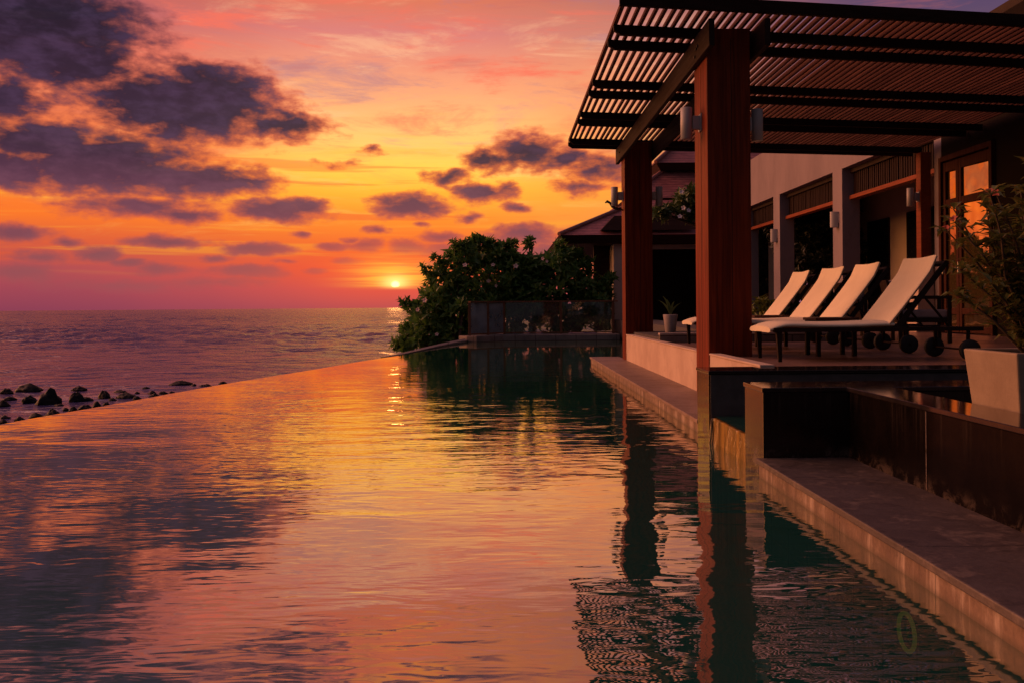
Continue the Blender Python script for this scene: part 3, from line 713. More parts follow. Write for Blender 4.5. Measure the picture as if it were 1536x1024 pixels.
# wall lamps: open cylinder on a square bracket
def post_lamp(x, y, z, side, label, cradle=False):
    r = thing('wall_lamp', label, 'lamp', (x, y, z), 0, 'grey cylinder lamps on the pergola posts')
    cx = side*.145
    MB().lathe([(.050, -.16), (.058, -.158), (.058, .158), (.054, .16), (.050, .155), (.050, .10)], 32, (cx, 0)).build('shade', M['lamp_metal'], r)
    a, b = sorted((side*.085, side*.012))
    MB().box(a, b, -.035, .035, -.06, .075).build('bracket', M['lamp_metal'], r, .004)
    a, b = sorted((0, side*.012))
    MB().box(a, b, -.06, .06, -.08, .095).build('back_plate', M['lamp_metal'], r, .003)
    if cradle:
        pts = [(cx-.155, .03, -.10), (cx-.12, .03, -.075), (cx-.075, .02, -.10), (cx-.04, 0, -.165), (cx+.03, 0, -.205), (cx+.10, .01, -.20), (cx+.15, .03, -.235)]
        MB().tube(pts, [.008, .024, .02, .022, .028, .022, .006], 8).build('cradle', M['black_metal'], r)
    return r
post_lamp(1.99, 9.16, 2.83, -1, 'grey cylinder lamp on the left side of the near post, against the sky')
post_lamp(2.415, 9.16, 2.81, 1, 'grey cylinder lamp on the right side of the near post, above the loungers')
post_lamp(1.99, 15.16, 2.82, -1, 'grey cylinder lamp with a black hook below it, left side of far post', True)
post_lamp(2.445, 15.16, 2.82, 1, 'grey cylinder lamp on the right side of the far post, before tiled roof')
post_lamp(7.30, 15.97, 2.87, -1, 'slim cylinder lamp on the thin orange post beside the veranda')

# ------------------------------------------------------------------ sun loungers
def cushion(pt, nrm_dir, L, W, th, dish, droop=0.0):
    """padded sling: pt(s) gives the (x,z) on the centre line, s along the length"""
    mb = MB(); nu, nv = 16, 10
    def prof(u, v, top):
        x, z, nx, nz = pt(u)
        e = abs(v-.5)*2; edge = (1-e**8)**.5 if e < 1 else 0
        d = dish*(e**2) + th*(.5 if top else -.5)*max(edge, .0)
        return (x+nx*d, (v-.5)*W, z+nz*d)
    ring = []
    vs = [-0.0]
    cross = [(v, True) for v in [0, .015, .04, .1, .25, .5, .75, .9, .96, .985, 1]] + [(v, False) for v in [.985, .9, .5, .1, .015]]
    n = len(cross)
    V = [prof(i/nu, v, tp) for i in range(nu+1) for v, tp in cross]
    F = [(i*n+k, (i+1)*n+k, (i+1)*n+(k+1) % n, i*n+(k+1) % n) for i in range(nu) for k in range(n)]
    mb.add(V, F, True)
    mb.add(V[:n], [tuple(range(n))], False); mb.add(V[-n:], [tuple(range(n-1, -1, -1))], False)
    return mb
LOUNGE = 'sun loungers in a row on the deck'
def make_lounger(label):
    r = thing('sun_lounger', label, 'sun lounger', (2.33, 8.31, .50), 0, LOUNGE)
    f = MB()
    for s in (-1, 1):
        f.box(.03, 1.88, s*.325-.018, s*.325+.018, .258, .295)
    for x_ in (.05, .6, 1.10, 1.5, 1.80): f.box(x_, x_+.04, -.305, .305, .258, .288)
    f.build('frame', M['dark_frame'], r, .004)
    for s in (-1, 1):
        y = s*.315
        MB().hexa([(.075, y-.014, 0), (.105, y-.014, 0), (.105, y+.014, 0), (.075, y+.014, 0)], [(.055, y-.02, .258), (.105, y-.02, .258), (.105, y+.02, .258), (.055, y+.02, .258)]).build('leg', M['dark_frame'], r, .003)
    def seat(u):
        x = u*1.10
        z = .330-(.045*max(0, (.16-x)/.16)**1.6) - .010*math.sin(max(0, min(1, (x-.2)/.8))*math.pi)
        return x, z, 0, 1
    cushion(seat, None, 1.1, .67, .050, -.012).build('seat_pad', M['fabric'], r)
    an = R(52.5)
    def back(u):
        s = -.02+u*.73
        cv = .008*math.sin(u*math.pi) - .03*max(0, u-.82)/.18
        return 1.09+s*math.cos(an)+cv*math.sin(an), .322+s*math.sin(an)-cv*math.cos(an), -math.sin(an), math.cos(an)
    bk = cushion(back, None, .74, .67, .046, .028).build('backrest', M['fabric'], r)
    for s in (-1, 1):                                     # corded seam along both edges of the sling
        MB().tube([(back(u/10)[0]-.030*math.sin(an), s*.332, back(u/10)[1]+.030*math.cos(an)) for u in range(11)], .0055, 5).build('piping', M['piping'], bk)
    bf = MB()
    mt_ = Matrix.Translation((1.11, 0, .292)) @ Matrix.Rotation(-an, 4, 'Y')
    for s in (-1, 1): bf.box(0, .735, s*.318-.016, s*.318+.016, -.035, .008, mt_)
    bf.box(.70, .735, -.32, .32, -.03, .006, mt_); bf.box(.25, .28, -.30, .30, -.03, .0, mt_)
    bf.build('backrest_frame', M['dark_frame'], r, .003)
    for s in (-1, 1): MB().tube([(1.11+.42*math.cos(an), s*.26, .292+.42*math.sin(an)-.03), (1.62, s*.26, .285)], .011, 6).build('strut', M['dark_frame'], r)
    for s in (-1, 1):
        y = s*.335
        wv = MB(); q = MB().lathe([(.03, -.022), (.082, -.022), (.092, -.014), (.092, .014), (.082, .022), (.03, .022)], 28)
        mw = Matrix.Translation((1.76, y, .092)) @ Matrix.Rotation(R(90), 4, 'X')
        wv.add([mw @ Vector(p) for p in q.v], q.f, True)
        wh = wv.build('wheel', M['rubber'], r)
        h = MB(); q = MB().lathe([(.012, -.028), (.016, -.026), (.016, .026), (.012, .028)], 12)
        h.add([mw @ Vector(p) for p in q.v], q.f, True); h.build('hub', M['dark_frame'], wh)
    br = MB()
    for s in (-1, 1): br.box(1.745, 1.775, s*.305-.008, s*.305+.008, .08, .258)
    br.tube([(1.76, -.33, .092), (1.76, .33, .092)], .009, 8)
    br.build('axle', M['dark_frame'], r)
    return r
l1 = make_lounger('cream sun lounger nearest the camera, seen whole from foot to wheels')
for y, lb in ((9.58, 'second cream sun lounger back from the camera, just behind the nearer side table'),
              (10.53, 'third cream sun lounger back from the camera, close beside the second'),
              (11.68, 'farthest cream sun lounger, its foot showing between the two big posts')):
    c = copy_tree(l1); c.location = (2.33+rnd.uniform(-.03, .03), y, .50); c.rotation_euler = (0, 0, R(rnd.uniform(-1.3, 1.3))); c['label'] = lb
def side_table(label):
    r = thing('side_table', label, 'table', (3.21, 8.95, .50), 0, 'low side tables between the loungers')
    MB().box(-.21, .21, -.19, .19, .345, .372).build('tabletop', M['table_wood'], r, .004)
    for sx in (-1, 1):
        for sy in (-1, 1):
            MB().box(sx*.175-.02, sx*.175+.02, sy*.155-.02, sy*.155+.02, 0, .345).build('leg', M['dark_frame'], r, .003)
    MB().box(-.19, .19, -.17, .17, .30, .343).build('apron', M['dark_frame'], r)
    return r
s1 = side_table('low dark wood side table between the nearest and the second lounger')
s2 = copy_tree(s1); s2.location = (3.21, 11.1, .50); s2['label'] = 'low dark wood side table between the third and the farthest lounger'

def armchair(x, y, rz, label):
    r = thing('armchair', label, 'armchair', (x, y, .5), rz, 'dark armchairs with grey cushions behind the loungers')
    f = MB(); f.box(-.32, .32, -.32, .32, .26, .31)
    for s in (-1, 1): f.box(s*.33-.025, s*.33+.025, -.32, .32, .56, .60)
    f.build('frame', M['dark_frame'], r, .005)
    for sx in (-1, 1):
        for sy in (-1, 1): MB().box(sx*.325-.024, sx*.325+.024, sy*.29-.024, sy*.29+.024, 0, .56).build('leg', M['dark_frame'], r, .003)
    MB().box(-.29, .29, -.31, .28, .312, .42).build('seat_cushion', M['cushion_grey'], r, .03, seg=3)
    m = Matrix.Translation((0, .27, .42)) @ Matrix.Rotation(R(-14), 4, 'X')
    q = MB(); q.box(-.29, .29, -.06, .06, 0, .40, m); q.build('back_cushion', M['cushion_grey'], r, .035, seg=3)
    q = MB(); q.box(-.32, .32, .062, .095, -.12, .42, m); q.build('back_frame', M['dark_frame'], r, .005)
    return r
armchair(5.45, 11.9, R(75), 'dark armchair with grey cushions half hidden behind the nearest lounger')
armchair(5.32, 13.1, R(95), 'dark armchair with grey cushions showing between the first and second lounger backs')
armchair(5.30, 14.6, R(100), 'dark armchair with a grey cushion glimpsed between the second and third lounger backs')

# ------------------------------------------------------------------ the villa
vl = thing('villa', 'lavender grey villa with a veranda along the right side of the deck', 'house', (7.5, 15.0, .5))
VO = Vector((7.5, 15.0, .5))
def vb(mb, x0, x1, y0, y1, z0, z1): return mb.box(x0-VO.x, x1-VO.x, y0-VO.y, y1-VO.y, z0-VO.z, z1-VO.z)
def vpart(name, m, *bx, parent=None, bevel=0.0):
    mb = MB()
    for b in bx: vb(mb, *b)
    return mb.build(name, m, parent or vl, bevel)
vpart('facade', M['villa_plaster'], (7.5, 7.89, 15.54, 15.80, .3, 4.0), (7.5, 7.89, 20.12, 20.70, .3, 4.0), (7.5, 7.89, 24.70, 25.28, .3, 4.0), (7.5, 7.89, 28.2, 28.6, .3, 4.0),
      (7.5, 7.89, 15.54, 28.6, 4.0, 5.4))
vpart('shaded_wall', M['dark_void'], (7.502, 7.89, 2.0, 13.82, .3, 5.35), (7.502, 7.89, 13.82, 15.54, 3.5, 5.35))  # near-black colour paints the pergola's shade on this part of the facade
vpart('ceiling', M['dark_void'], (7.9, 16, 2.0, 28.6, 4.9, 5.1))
vpart('veranda_wall', M['veranda_plaster'], (10.5, 10.7, 19.8, 27.0, .3, 4.9))
vpart('side_wall', M['veranda_plaster'], (10.7, 16, 19.6, 19.79, .3, 4.9))
vpart('cross_wall', M['veranda_plaster'], (7.9, 10.5, 15.4, 15.53, .3, 4.9))
ew = vpart('end_wall', M['veranda_plaster'], (7.9, 8.75, 28.3, 28.5, .3, 4.9))
vpart('window', M['dark_glass'], (7.93, 8.22, 28.285, 28.299, .6, 3.5))
vpart('veranda_floor', M['deck'], (7.89, 10.5, 2.0, 28.6, .3, .505))
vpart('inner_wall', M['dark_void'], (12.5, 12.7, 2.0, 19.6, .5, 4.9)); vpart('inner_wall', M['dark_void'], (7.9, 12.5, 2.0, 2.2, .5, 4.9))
for (y0, y1, zt) in ((24.72, 26.13, 3.31), (21.6, 23.58, 3.33)):
    d = vpart('window', M['dark_glass'], (10.485, 10.499, y0, y1, .51, zt))
    vpart('window_frame', M['dark_frame'], (10.475, 10.498, y0-.04, y0, .51, zt+.04), (10.475, 10.498, y1, y1+.04, .51, zt+.04), (10.475, 10.498, y0, y1, zt, zt+.04), parent=d)
# slatted blinds that close the top of each veranda opening
for (y0, y1) in ((15.81, 20.11), (20.71, 24.69), (25.29, 28.19)):
    mb = MB(); y = y0
    while y < y1-.02:
        vb(mb, 7.74+rnd.uniform(-.006, .006), 7.79, y, y+.062, 3.40, 3.90); y += .105
    vb(mb, 7.80, 7.815, y0, y1, 3.40, 3.90)
    b = mb.build('slatted_blind', M['blind_wood'], vl)
    vpart('bottom_rail', M['trim_wood'], (7.65, 7.84, y0, y1, 3.315, 3.40), parent=b, bevel=.005)
    vpart('head_rail', M['dark_frame'], (7.68, 7.83, y0, y1, 3.90, 3.997), parent=b)
# glazed doors
vpart('door_frame', M['door_wood'], (7.44, 7.68, 13.83, 13.905, .5, 3.48), (7.44, 7.68, 15.45, 15.53, .5, 3.48), (7.44, 7.68, 13.905, 15.45, 3.40, 3.485), bevel=.005)
for (y0, y1) in ((13.91, 14.915), (14.93, 15.445)):
    d = vpart('door', M['door_wood'], (7.48, 7.59, y0, y0+.085, .52, 3.38), (7.48, 7.59, y1-.085, y1, .52, 3.38), *[(7.483, 7.587, y0+.085, y1-.085, za, zb) for za, zb in ((.52, .62), (.82, .92), (2.63, 2.75), (3.22, 3.38))], bevel=.005)
    for za, zb in ((.62, .82), (.92, 2.63), (2.75, 3.22)):
        ym = (y0+y1)/2; hw = (y1-y0)/2-.085
        MB().box(-.004, .004, -hw/math.cos(R(3.2)), hw/math.cos(R(3.2)), za-VO.z, zb-VO.z, Matrix.Translation((7.535-VO.x, ym-VO.y, 0)) @ Matrix.Rotation(R(3.2), 4, 'Z')).build('pane', M['door_glass'], d)
    vpart('handle', M['steel'], (7.43, 7.48, y1-.06, y1-.04, 1.5, 1.68), parent=d, bevel=.004)
# the eave of the main roof above the pergola
mb = MB()
def vp(x, y, z): return (x-VO.x, y-VO.y, z-VO.z)
mb.add([vp(7.62, -2, 5.50), vp(7.62, 14.3, 5.50), vp(13.2, 14.3, 8.5), vp(13.2, -2, 8.5)], [(0, 1, 2, 3)])
rf = mb.build('roof', M['roof_tile'], vl)
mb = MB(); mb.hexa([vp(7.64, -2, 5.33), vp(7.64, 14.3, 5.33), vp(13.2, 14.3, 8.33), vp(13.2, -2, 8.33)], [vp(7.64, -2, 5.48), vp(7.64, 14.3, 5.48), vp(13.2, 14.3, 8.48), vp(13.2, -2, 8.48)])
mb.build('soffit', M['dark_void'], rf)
vpart('eave_board', M['dark_frame'], (7.58, 7.616, -2, 14.33, 5.35, 5.53), bevel=.004)
def wall_lamp(y, label):
    r = thing('wall_lamp', label, 'lamp', (7.499, y, 2.9), 0, 'pale half-round lamps on the villa columns')
    mb = MB(); n = 14
    P0 = [(-.15*math.sin(math.pi*k/n)-.015, .085*math.cos(math.pi*k/n)) for k in range(n+1)]
    mb.prism(P0[::-1], -.175, .175); mb.build('shade', M['lamp_metal'], r, .004)
    MB().box(-.015, 0, -.10, .10, -.07, .13).build('back_plate', M['lamp_metal'], r)
wall_lamp(20.41, 'pale wall lamp on the villa column between the two nearer veranda openings')
wall_lamp(25.0, 'pale wall lamp on the villa column next to the big near post')

# ------------------------------------------------------------------ pavilion beyond the pool
pv = thing('pavilion', 'tiered pavilion with red tiled hip roofs beyond the far end of the pool', 'house', (2.9, 30.5, .17))
PO = Vector((2.9, 30.5, .17))
def pq(x, y, z): return (x-PO.x, y-PO.y, z-PO.z)
def pb(mb, x0, x1, y0, y1, z0, z1): return mb.box(x0-PO.x, x1-PO.x, y0-PO.y, y1-PO.y, z0-PO.z, z1-PO.z)
def hip_roof(x0, x1, y0, y1, ze, inset, zt, name='roof', th=.14, ov=.0):
    e = [pq(x0, y0, ze), pq(x1, y0, ze), pq(x1, y1, ze), pq(x0, y1, ze)]
    tt = [pq(x0+inset, y0+inset, zt), pq(x1-inset, y0+inset, zt), pq(x1-inset, y1-inset, zt), pq(x0+inset, y1-inset, zt)]
    mb = MB(); mb.add(e+tt, [(0, 1, 5, 4), (1, 2, 6, 5), (2, 3, 7, 6), (3, 0, 4, 7), (4, 5, 6, 7)])
    o = mb.build(name, M['roof_tile'], pv)
    r = MB()
    for a, b in zip(e, tt): MB().tube([Vector(a)+Vector((0, 0, .03)), Vector(b)+Vector((0, 0, .03))], .075, 6).build('ridge', M['roof_ridge'], o)
    f = MB(); k = .22
    E1 = [pq(x0+.02, y0+.02, ze-.012), pq(x1-.02, y0+.02, ze-.012), pq(x1-.02, y1-.02, ze-.012), pq(x0+.02, y1-.02, ze-.012)]
    E2 = [pq(x0+k, y0+k, ze-th-.12), pq(x1-k, y0+k, ze-th-.12), pq(x1-k, y1-k, ze-th-.12), pq(x0+k, y1-k, ze-th-.12)]
    f.hexa(E2, E1); f.build('eave', M['eave'], o)
    return o
hip_roof(1.75, 13.5, 29.0, 41.0, 3.27, 3.15, 4.72)
hip_roof(4.35, 12.0, 32.4, 40.0, 4.84, 1.9, 6.22)
hip_roof(5.62, 11.0, 33.6, 39.5, 6.28, 2.3, 8.3)
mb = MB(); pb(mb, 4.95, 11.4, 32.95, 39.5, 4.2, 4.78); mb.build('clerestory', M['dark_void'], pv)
mb = MB(); pb(mb, 6.2, 10.4, 34.3, 39.0, 5.7, 6.2); mb.build('upper_wall', M['pale_wall'], pv)
mb = MB()
pb(mb, 2.98, 3.22, 30.3, 30.54, .17, 3.1)
mb.build('column', M['dark_frame'], pv)
mb = MB(); pb(mb, 3.55, 3.82, 29.5, 30.6, .17, 3.02); mb.build('wall', M['pale_wall'], pv)
mb = MB()
for k in range(14): pb(mb, 3.24, 3.62, 30.62+.0, 30.66, .3+k*.2, .3+k*.2+.15)
pb(mb, 3.24, 3.62, 30.67, 30.7, .17, 3.1)
mb.build('louvre', M['eave'], pv)
mb = MB(); pb(mb, 3.84, 9.5, 30.0, 30.14, 2.86, 3.02); mb.build('lintel', M['pale_wall'], pv)
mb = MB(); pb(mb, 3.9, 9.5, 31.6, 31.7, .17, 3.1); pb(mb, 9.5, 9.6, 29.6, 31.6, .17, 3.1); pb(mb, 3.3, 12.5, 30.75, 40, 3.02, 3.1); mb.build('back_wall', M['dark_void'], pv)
mb = MB()                                               # small gablet over the corner bay
mb.add([pq(3.1, 29.05, 3.42), pq(3.55, 29.3, 3.9), pq(6.2, 29.3, 3.9), pq(6.2, 29.05, 3.42), pq(3.1, 30.3, 3.5), pq(3.55, 30.3, 3.9), pq(6.2, 30.3, 3.9)],
       [(0, 3, 2, 1), (0, 1, 5, 4), (1, 2, 6, 5)])
mb.build('gablet', M['eave'], pv)

# ------------------------------------------------------------------ glass railing
rl = thing('glass_railing', 'timber framed glass railing on the kerb at the far end of the pool', 'railing', (0, 27.5, .172))
K0, K1, K2 = Vector((-1.02, 26.35, 0)), Vector((-.02, 27.55, 0)), Vector((3.42, 27.55, 0))
RO = Vector((0, 27.5, 0))
def rpost(p, w_=.075):
    q = p-RO; MB().box(q.x-w_/2, q.x+w_/2, q.y-w_/2, q.y+w_/2, 0, .955).build('post', M['rail_wood'], rl, .005)
pts = [K0, K0.lerp(K1, .52), K1, K1.lerp(K2, .5), K1.lerp(K2, .96)]
for p in pts: rpost(p)
def bar(mb, a, b, z0, z1, w_):
    a = a-RO; b = b-RO; d = (b-a).normalized(); n = Vector((-d.y, d.x, 0))*w_/2
    return mb.hexa([(*(a-n).xy, z0), (*(b-n).xy, z0), (*(b+n).xy, z0), (*(a+n).xy, z0)], [(*(a-n).xy, z1), (*(b-n).xy, z1), (*(b+n).xy, z1), (*(a+n).xy, z1)])
for a, b in ((K0, K1), (K1, K2)):
    bar(MB(), a, b, .957, 1.0, .095).build('top_rail', M['rail_wood'], rl, .005)
    bar(MB(), a, b, .03, .065, .05).build('bottom_rail', M['rail_wood'], rl, .003)
for a, b in zip(pts[:-1], pts[1:]):
    d = (b-a).normalized()*.05
    bar(MB(), a+d, b-d, .066, .955, .012).build('glass_panel', M['rail_glass_skylit' if b.y < 27.56 and a.x < -.1 else 'rail_glass'], rl)

# ------------------------------------------------------------------ planting
def crown(mb, c, rad, n, L, W, seed, per=7, up=.5, inner=.35, bias=None):
    r = random.Random(seed); c = Vector(c); rad = Vector(rad)
    for i in range(n):
        while True:
            p = Vector((r.uniform(-1, 1), r.uniform(-1, 1), r.uniform(-1, 1)))
            if inner < p.length <= 1: break
        o = Vector((p.x*rad.x, p.y*rad.y, p.z*rad.z))
        o *= 1+.22*mnoise.noise((o+c)*1.7)
        q = c+o
        axis = (Vector((p.x, p.y, p.z*.7+up)) + Vector((r.uniform(-.4, .4), r.uniform(-.4, .4), r.uniform(-.2, .4)))).normalized()
        a = axis.orthogonal().normalized(); b = axis.cross(a)
        k = per+r.randint(-2, 1); ph = r.uniform(0, 6.28); s = r.uniform(.7, 1.2)
        for j in range(k):
            th = ph+j*2.4; spread = .35+.75*(j/k)
            d = axis*(1-spread*.55) + (a*math.cos(th)+b*math.sin(th))*spread
            mb.leaf(q+axis*L*.1*(k-j)/k, d, axis, L*s*r.uniform(.75, 1.1), W*s*r.uniform(.8, 1.1), .2, r.uniform(.05, .3))
    return mb
def px_blob(px, py, rx, ry, Y, ryd):
    k = Y/1365
    return ((px-757)*k, Y, 1+(459.5-py)*k), (rx*k, ryd, ry*k)
def flower(parent, p, s, m, seed, facing=Vector((-.2, -1, .35))):
    r = random.Random(seed); mb = MB(); f = (facing+Vector((r.uniform(-.5, .5), r.uniform(-.3, .3), r.uniform(-.3, .4)))).normalized()
    a = f.orthogonal().normalized(); b = f.cross(a)
    for k in range(5):
        th = k*1.2566+r.uniform(-.1, .1); d = a*math.cos(th)+b*math.sin(th)
        mb.leaf(Vector((0, 0, 0)), (d+f*.45).normalized(), f, s, s*.85, .12, .15)
    return mb.build('flower', m, parent, loc=p)
def bush(name, label, base, blobs, Y, dens, L, W, leafm, seed, flowers=(), group=None, stems=9, inner=.30, twigs=()):
    r = thing(name, label, 'bush', base, 0, group); B = Vector(base)
    mb = MB(); rr = random.Random(seed); cs = []
    for i, (px, py, rx, ry, yo, yd) in enumerate(blobs):
        c, rad = px_blob(px, py, rx, ry, Y+yo, yd)
        cs.append(Vector(c)-B)
        area = rad[0]*rad[2]+rad[0]*rad[1]+rad[1]*rad[2]
        crown(mb, Vector(c)-B, rad, int(dens*area), L, W, seed*31+i, inner=inner)
    mb.build('foliage', leafm, r)
    sm_ = MB()
    for i in range(stems):
        c = cs[i % len(cs)]; e = c+Vector((rr.uniform(-.3, .3), rr.uniform(-.3, .3), rr.uniform(-.1, .3)))
        b0 = Vector((rr.uniform(-.25, .25), rr.uniform(-.2, .2), 0)); m_ = b0.lerp(e, .5)+Vector((rr.uniform(-.2, .2), 0, .15))
        sm_.tube([b0, m_, e], [.05, .035, .012], 6)
    for (px, py, qx, qy) in twigs:                           # loose shoots that break the outline
        k = Y/1365; a_ = Vector(((px-757)*k, Y-.2, 1+(459.5-py)*k))-B; e_ = Vector(((qx-757)*k, Y-.3, 1+(459.5-qy)*k))-B
        tw2 = MB().tube([a_, a_.lerp(e_, .5)+Vector((.04, 0, .05)), e_], [.02, .014, .008], 5)
        for q in range(4):
            crown(tw2, a_.lerp(e_, .45+.18*q), (.10, .1, .08), 4, L*.62, W*.6, seed+q+int(px), inner=0)
        tw2.build('shoot', leafm, r)
    sm_.build('stem', M['bark'], r)
    for i, (px, py, s) in enumerate(flowers):
        Yf = Y-1.0; k = Yf/1365
        flower(r, Vector(((px-757)*k, Yf, 1+(459.5-py)*k))-B, s, M['petal_pale'], seed+i)
    return r
BG = 'flowering bushes beyond the far corner of the pool'
bush('flowering_bush', 'big dark green bush with pale pink flowers leaning over the pool edge towards the sea', (-1.4, 27.2, -.75),
     [(640,482,30,40,0,.8),(622,505,22,20,0,.6),(662,440,30,34,.1,.8),(700,470,48,50,.1,.9),(688,405,26,30,.2,.7),(606,514,13,10,-.3,.35),(668,500,45,24,-.2,.7),(700,388,18,18,.2,.4)],
     28.3, 56, .34, .145, M['leaf_bush'], 3, [(638,449,.10),(627,463,.08),(698,397,.09),(655,500,.07)], BG, twigs=[(655,425,640,402),(672,410,655,385),(628,470,608,452),(612,512,596,522),(690,385,686,364),(700,380,704,366)])
bush('flowering_bush', 'broad rounded dark green bush with round pale flowers behind the railing corner', (0.4, 29.6, -.3),
     [(735,418,42,44,0,.9),(775,412,38,36,.1,.9),(800,432,44,46,0,1.),(750,468,48,40,0,.8),(712,362,7,9,-.2,.15),(742,384,24,20,0,.5)],
     29.5, 56, .35, .15, M['leaf_bush'], 5, [(740,397,.08),(774,399,.10),(733,421,.08),(745,428,.07)], BG, twigs=[(714,380,711,357),(714,370,720,360),(762,380,768,366),(790,376,796,364),(730,380,738,366)])
bush('flowering_bush', 'dark green bush with few flowers behind the long glass panels beside the pavilion', (2.2, 29.5, .17),
     [(842,414,42,38,0,.8),(882,440,30,28,.1,.7),(840,468,66,36,0,.7),(898,462,22,32,.2,.5),(858,392,26,18,0,.5)],
     29.2, 56, .34, .145, M['leaf_bush'], 8, [(815,388,.07),(821,392,.06)], BG, twigs=[(838,384,842,368),(905,430,916,418)])
# twig that sticks out of the crown
# frangipani above the planting bed
ft = thing('frangipani_tree', 'small frangipani tree with white blossoms between the posts in front of the tiled roof', 'tree', (4.15, 17.6, .57))
TB = Vector((4.15, 17.6, .57)); mb = MB()
for i, (px, py, rx, ry) in enumerate([(1010,320,22,9),(1034,306,18,18),(990,324,10,5),(1058,320,24,18),(1048,296,16,9)]):
    c, rad = px_blob(px, py, rx, ry, 17.6, .45)
    crown(mb, Vector(c)-TB, (rad[0], .35, rad[2]), 40, .19, .075, 90+i, per=9, up=.7, inner=.1)
mb.build('crown', M['leaf_frangipani'], ft)
mb = MB(); mb.tube([(0, 0, 0), (.05, .05, .9), (.1, 0, 1.6)], [.09, .075, .06], 8)
for e in ((-.9, 0, 2.15), (-.3, .1, 2.35), (.2, -.1, 2.25)): mb.tube([(.1, 0, 1.6), (e[0]*.5+.1, e[1], 1.95), e], [.055, .045, .025], 6)
mb.build('trunk', M['bark'], ft)
for i, (px, py) in enumerate([(1024,289),(1027,313),(1034,317),(1021,326)]):
    k = 17.1/1365; flower(ft, Vector(((px-757)*k, 17.1, 1+(459-py)*k))-TB, .055, M['petal_white'], 50+i)

def dark_tree(x, y, h, seed, label):
    r = thing('garden_tree', label, 'tree', (x, y, .5), 0, 'dark trees seen through the veranda')
    mb = MB(); rr = random.Random(seed)
    for i in range(9):
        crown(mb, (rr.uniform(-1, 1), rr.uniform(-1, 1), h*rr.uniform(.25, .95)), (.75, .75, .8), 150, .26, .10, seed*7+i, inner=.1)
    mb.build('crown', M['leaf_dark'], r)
    mb = MB(); mb.tube([(0, 0, 0), (.1, 0, h*.5), (0, .1, h*.9)], [.12, .09, .03], 8); mb.build('trunk', M['bark'], r)
dark_tree(9.25, 26.9, 3.9, 21, 'dark leafy tree filling the middle veranda opening')
dark_tree(9.9, 28.3, 4.3, 22, 'dark leafy tree farther back behind the middle veranda opening')

# low bright plant beyond the farthest lounger
lp = thing('leafy_plant', 'low yellow green leafy plant beyond the farthest lounger beside the near post', 'plant', (3.95, 13.6, .58))
mb = MB(); crown(mb, (0, 0, .22), (.34, .25, .24), 60, .16, .075, 77, per=7, inner=.1); mb.build('foliage', M['leaf_bright'], lp)
mb = MB()
for i in range(5): mb.tube([(0, 0, 0), (rnd.uniform(-.2, .2), rnd.uniform(-.15, .15), .25)], [.014, .008], 5)
mb.build('stem', M['stem'], lp)

# small round white pot with a spiky plant
sp_ = thing('flower_pot', 'small round greyish white pot on the gravel between the two big posts', 'pot', (2.66, 14.6, .57))
MB().lathe([(.075, 0), (.082, .005), (.115, .27), (.118, .285), (.108, .287), (.10, .26)], 32).build('pot_body', M['pot_grey'], sp_)
MB().lathe([(.001, .255), (.103, .255)], 24, cap=False).build('soil', M['soil'], sp_)
pl = thing('spiky_plant', 'young plant with long pointed green leaves in the small round pot', 'plant', (2.66, 14.6, .83))
mb = MB()
for i, (dx, dy, hh) in enumerate(((-.10, .02, .36), (-.17, -.03, .29), (.06, .02, .27), (.15, -.02, .24), (-.04, .03, .30), (.03, -.05, .2))):
    n = 7; pts = [(dx*(k/n)**1.8*1.2, dy*(k/n)**1.5, hh*(k/n)*(1.05-.15*(k/n)**3)) for k in range(n+1)]
    for k in range(n):
        w0 = .024*math.sin(math.pi*min(.97, .12+k/n*.88)); w1 = .024*math.sin(math.pi*min(.97, .12+(k+1)/n*.88))
        a = Vector(pts[k]); b = Vector(pts[k+1])
        mb.add([a-Vector((w0, w0*.4, 0)), a+Vector((w0, w0*.4, 0)), b+Vector((w1, w1*.4, 0)), b-Vector((w1, w1*.4, 0))], [(0, 1, 2, 3)], True)
mb.build('leaf_blades', M['leaf_blade'], pl)

# square cream pot with flowering shrub
qp = thing('square_pot', 'square tapered cream pot standing in the trough behind the black granite wall', 'pot', (2.49, 4.23, .18))
def sq(h, z): return [(-h, -h, z), (h, -h, z), (h, h, z), (-h, h, z)]
mb = MB(); V = sq(.175, 0)+sq(.235, .60)+sq(.205, .60)+sq(.195, .53)
F = [(3, 2, 1, 0)]+[(i, (i+1) % 4, 4+(i+1) % 4, 4+i) for i in range(4)]+[(4+i, 4+(i+1) % 4, 8+(i+1) % 4, 8+i) for i in range(4)]+[(8+i, 8+(i+1) % 4, 12+(i+1) % 4, 12+i) for i in range(4)]
mb.add(V, F); mb.build('pot_body', M['pot_cream'], qp, .008)
MB().box(-.197, .197, -.197, .197, .50, .55).build('soil', M['soil'], qp)
ps = thing('flowering_shrub', 'thin branched shrub with red flowers growing in the square cream pot', 'shrub', (2.49, 4.23, .73))
mb = MB(); lf = MB(); rr = random.Random(19); tips = []
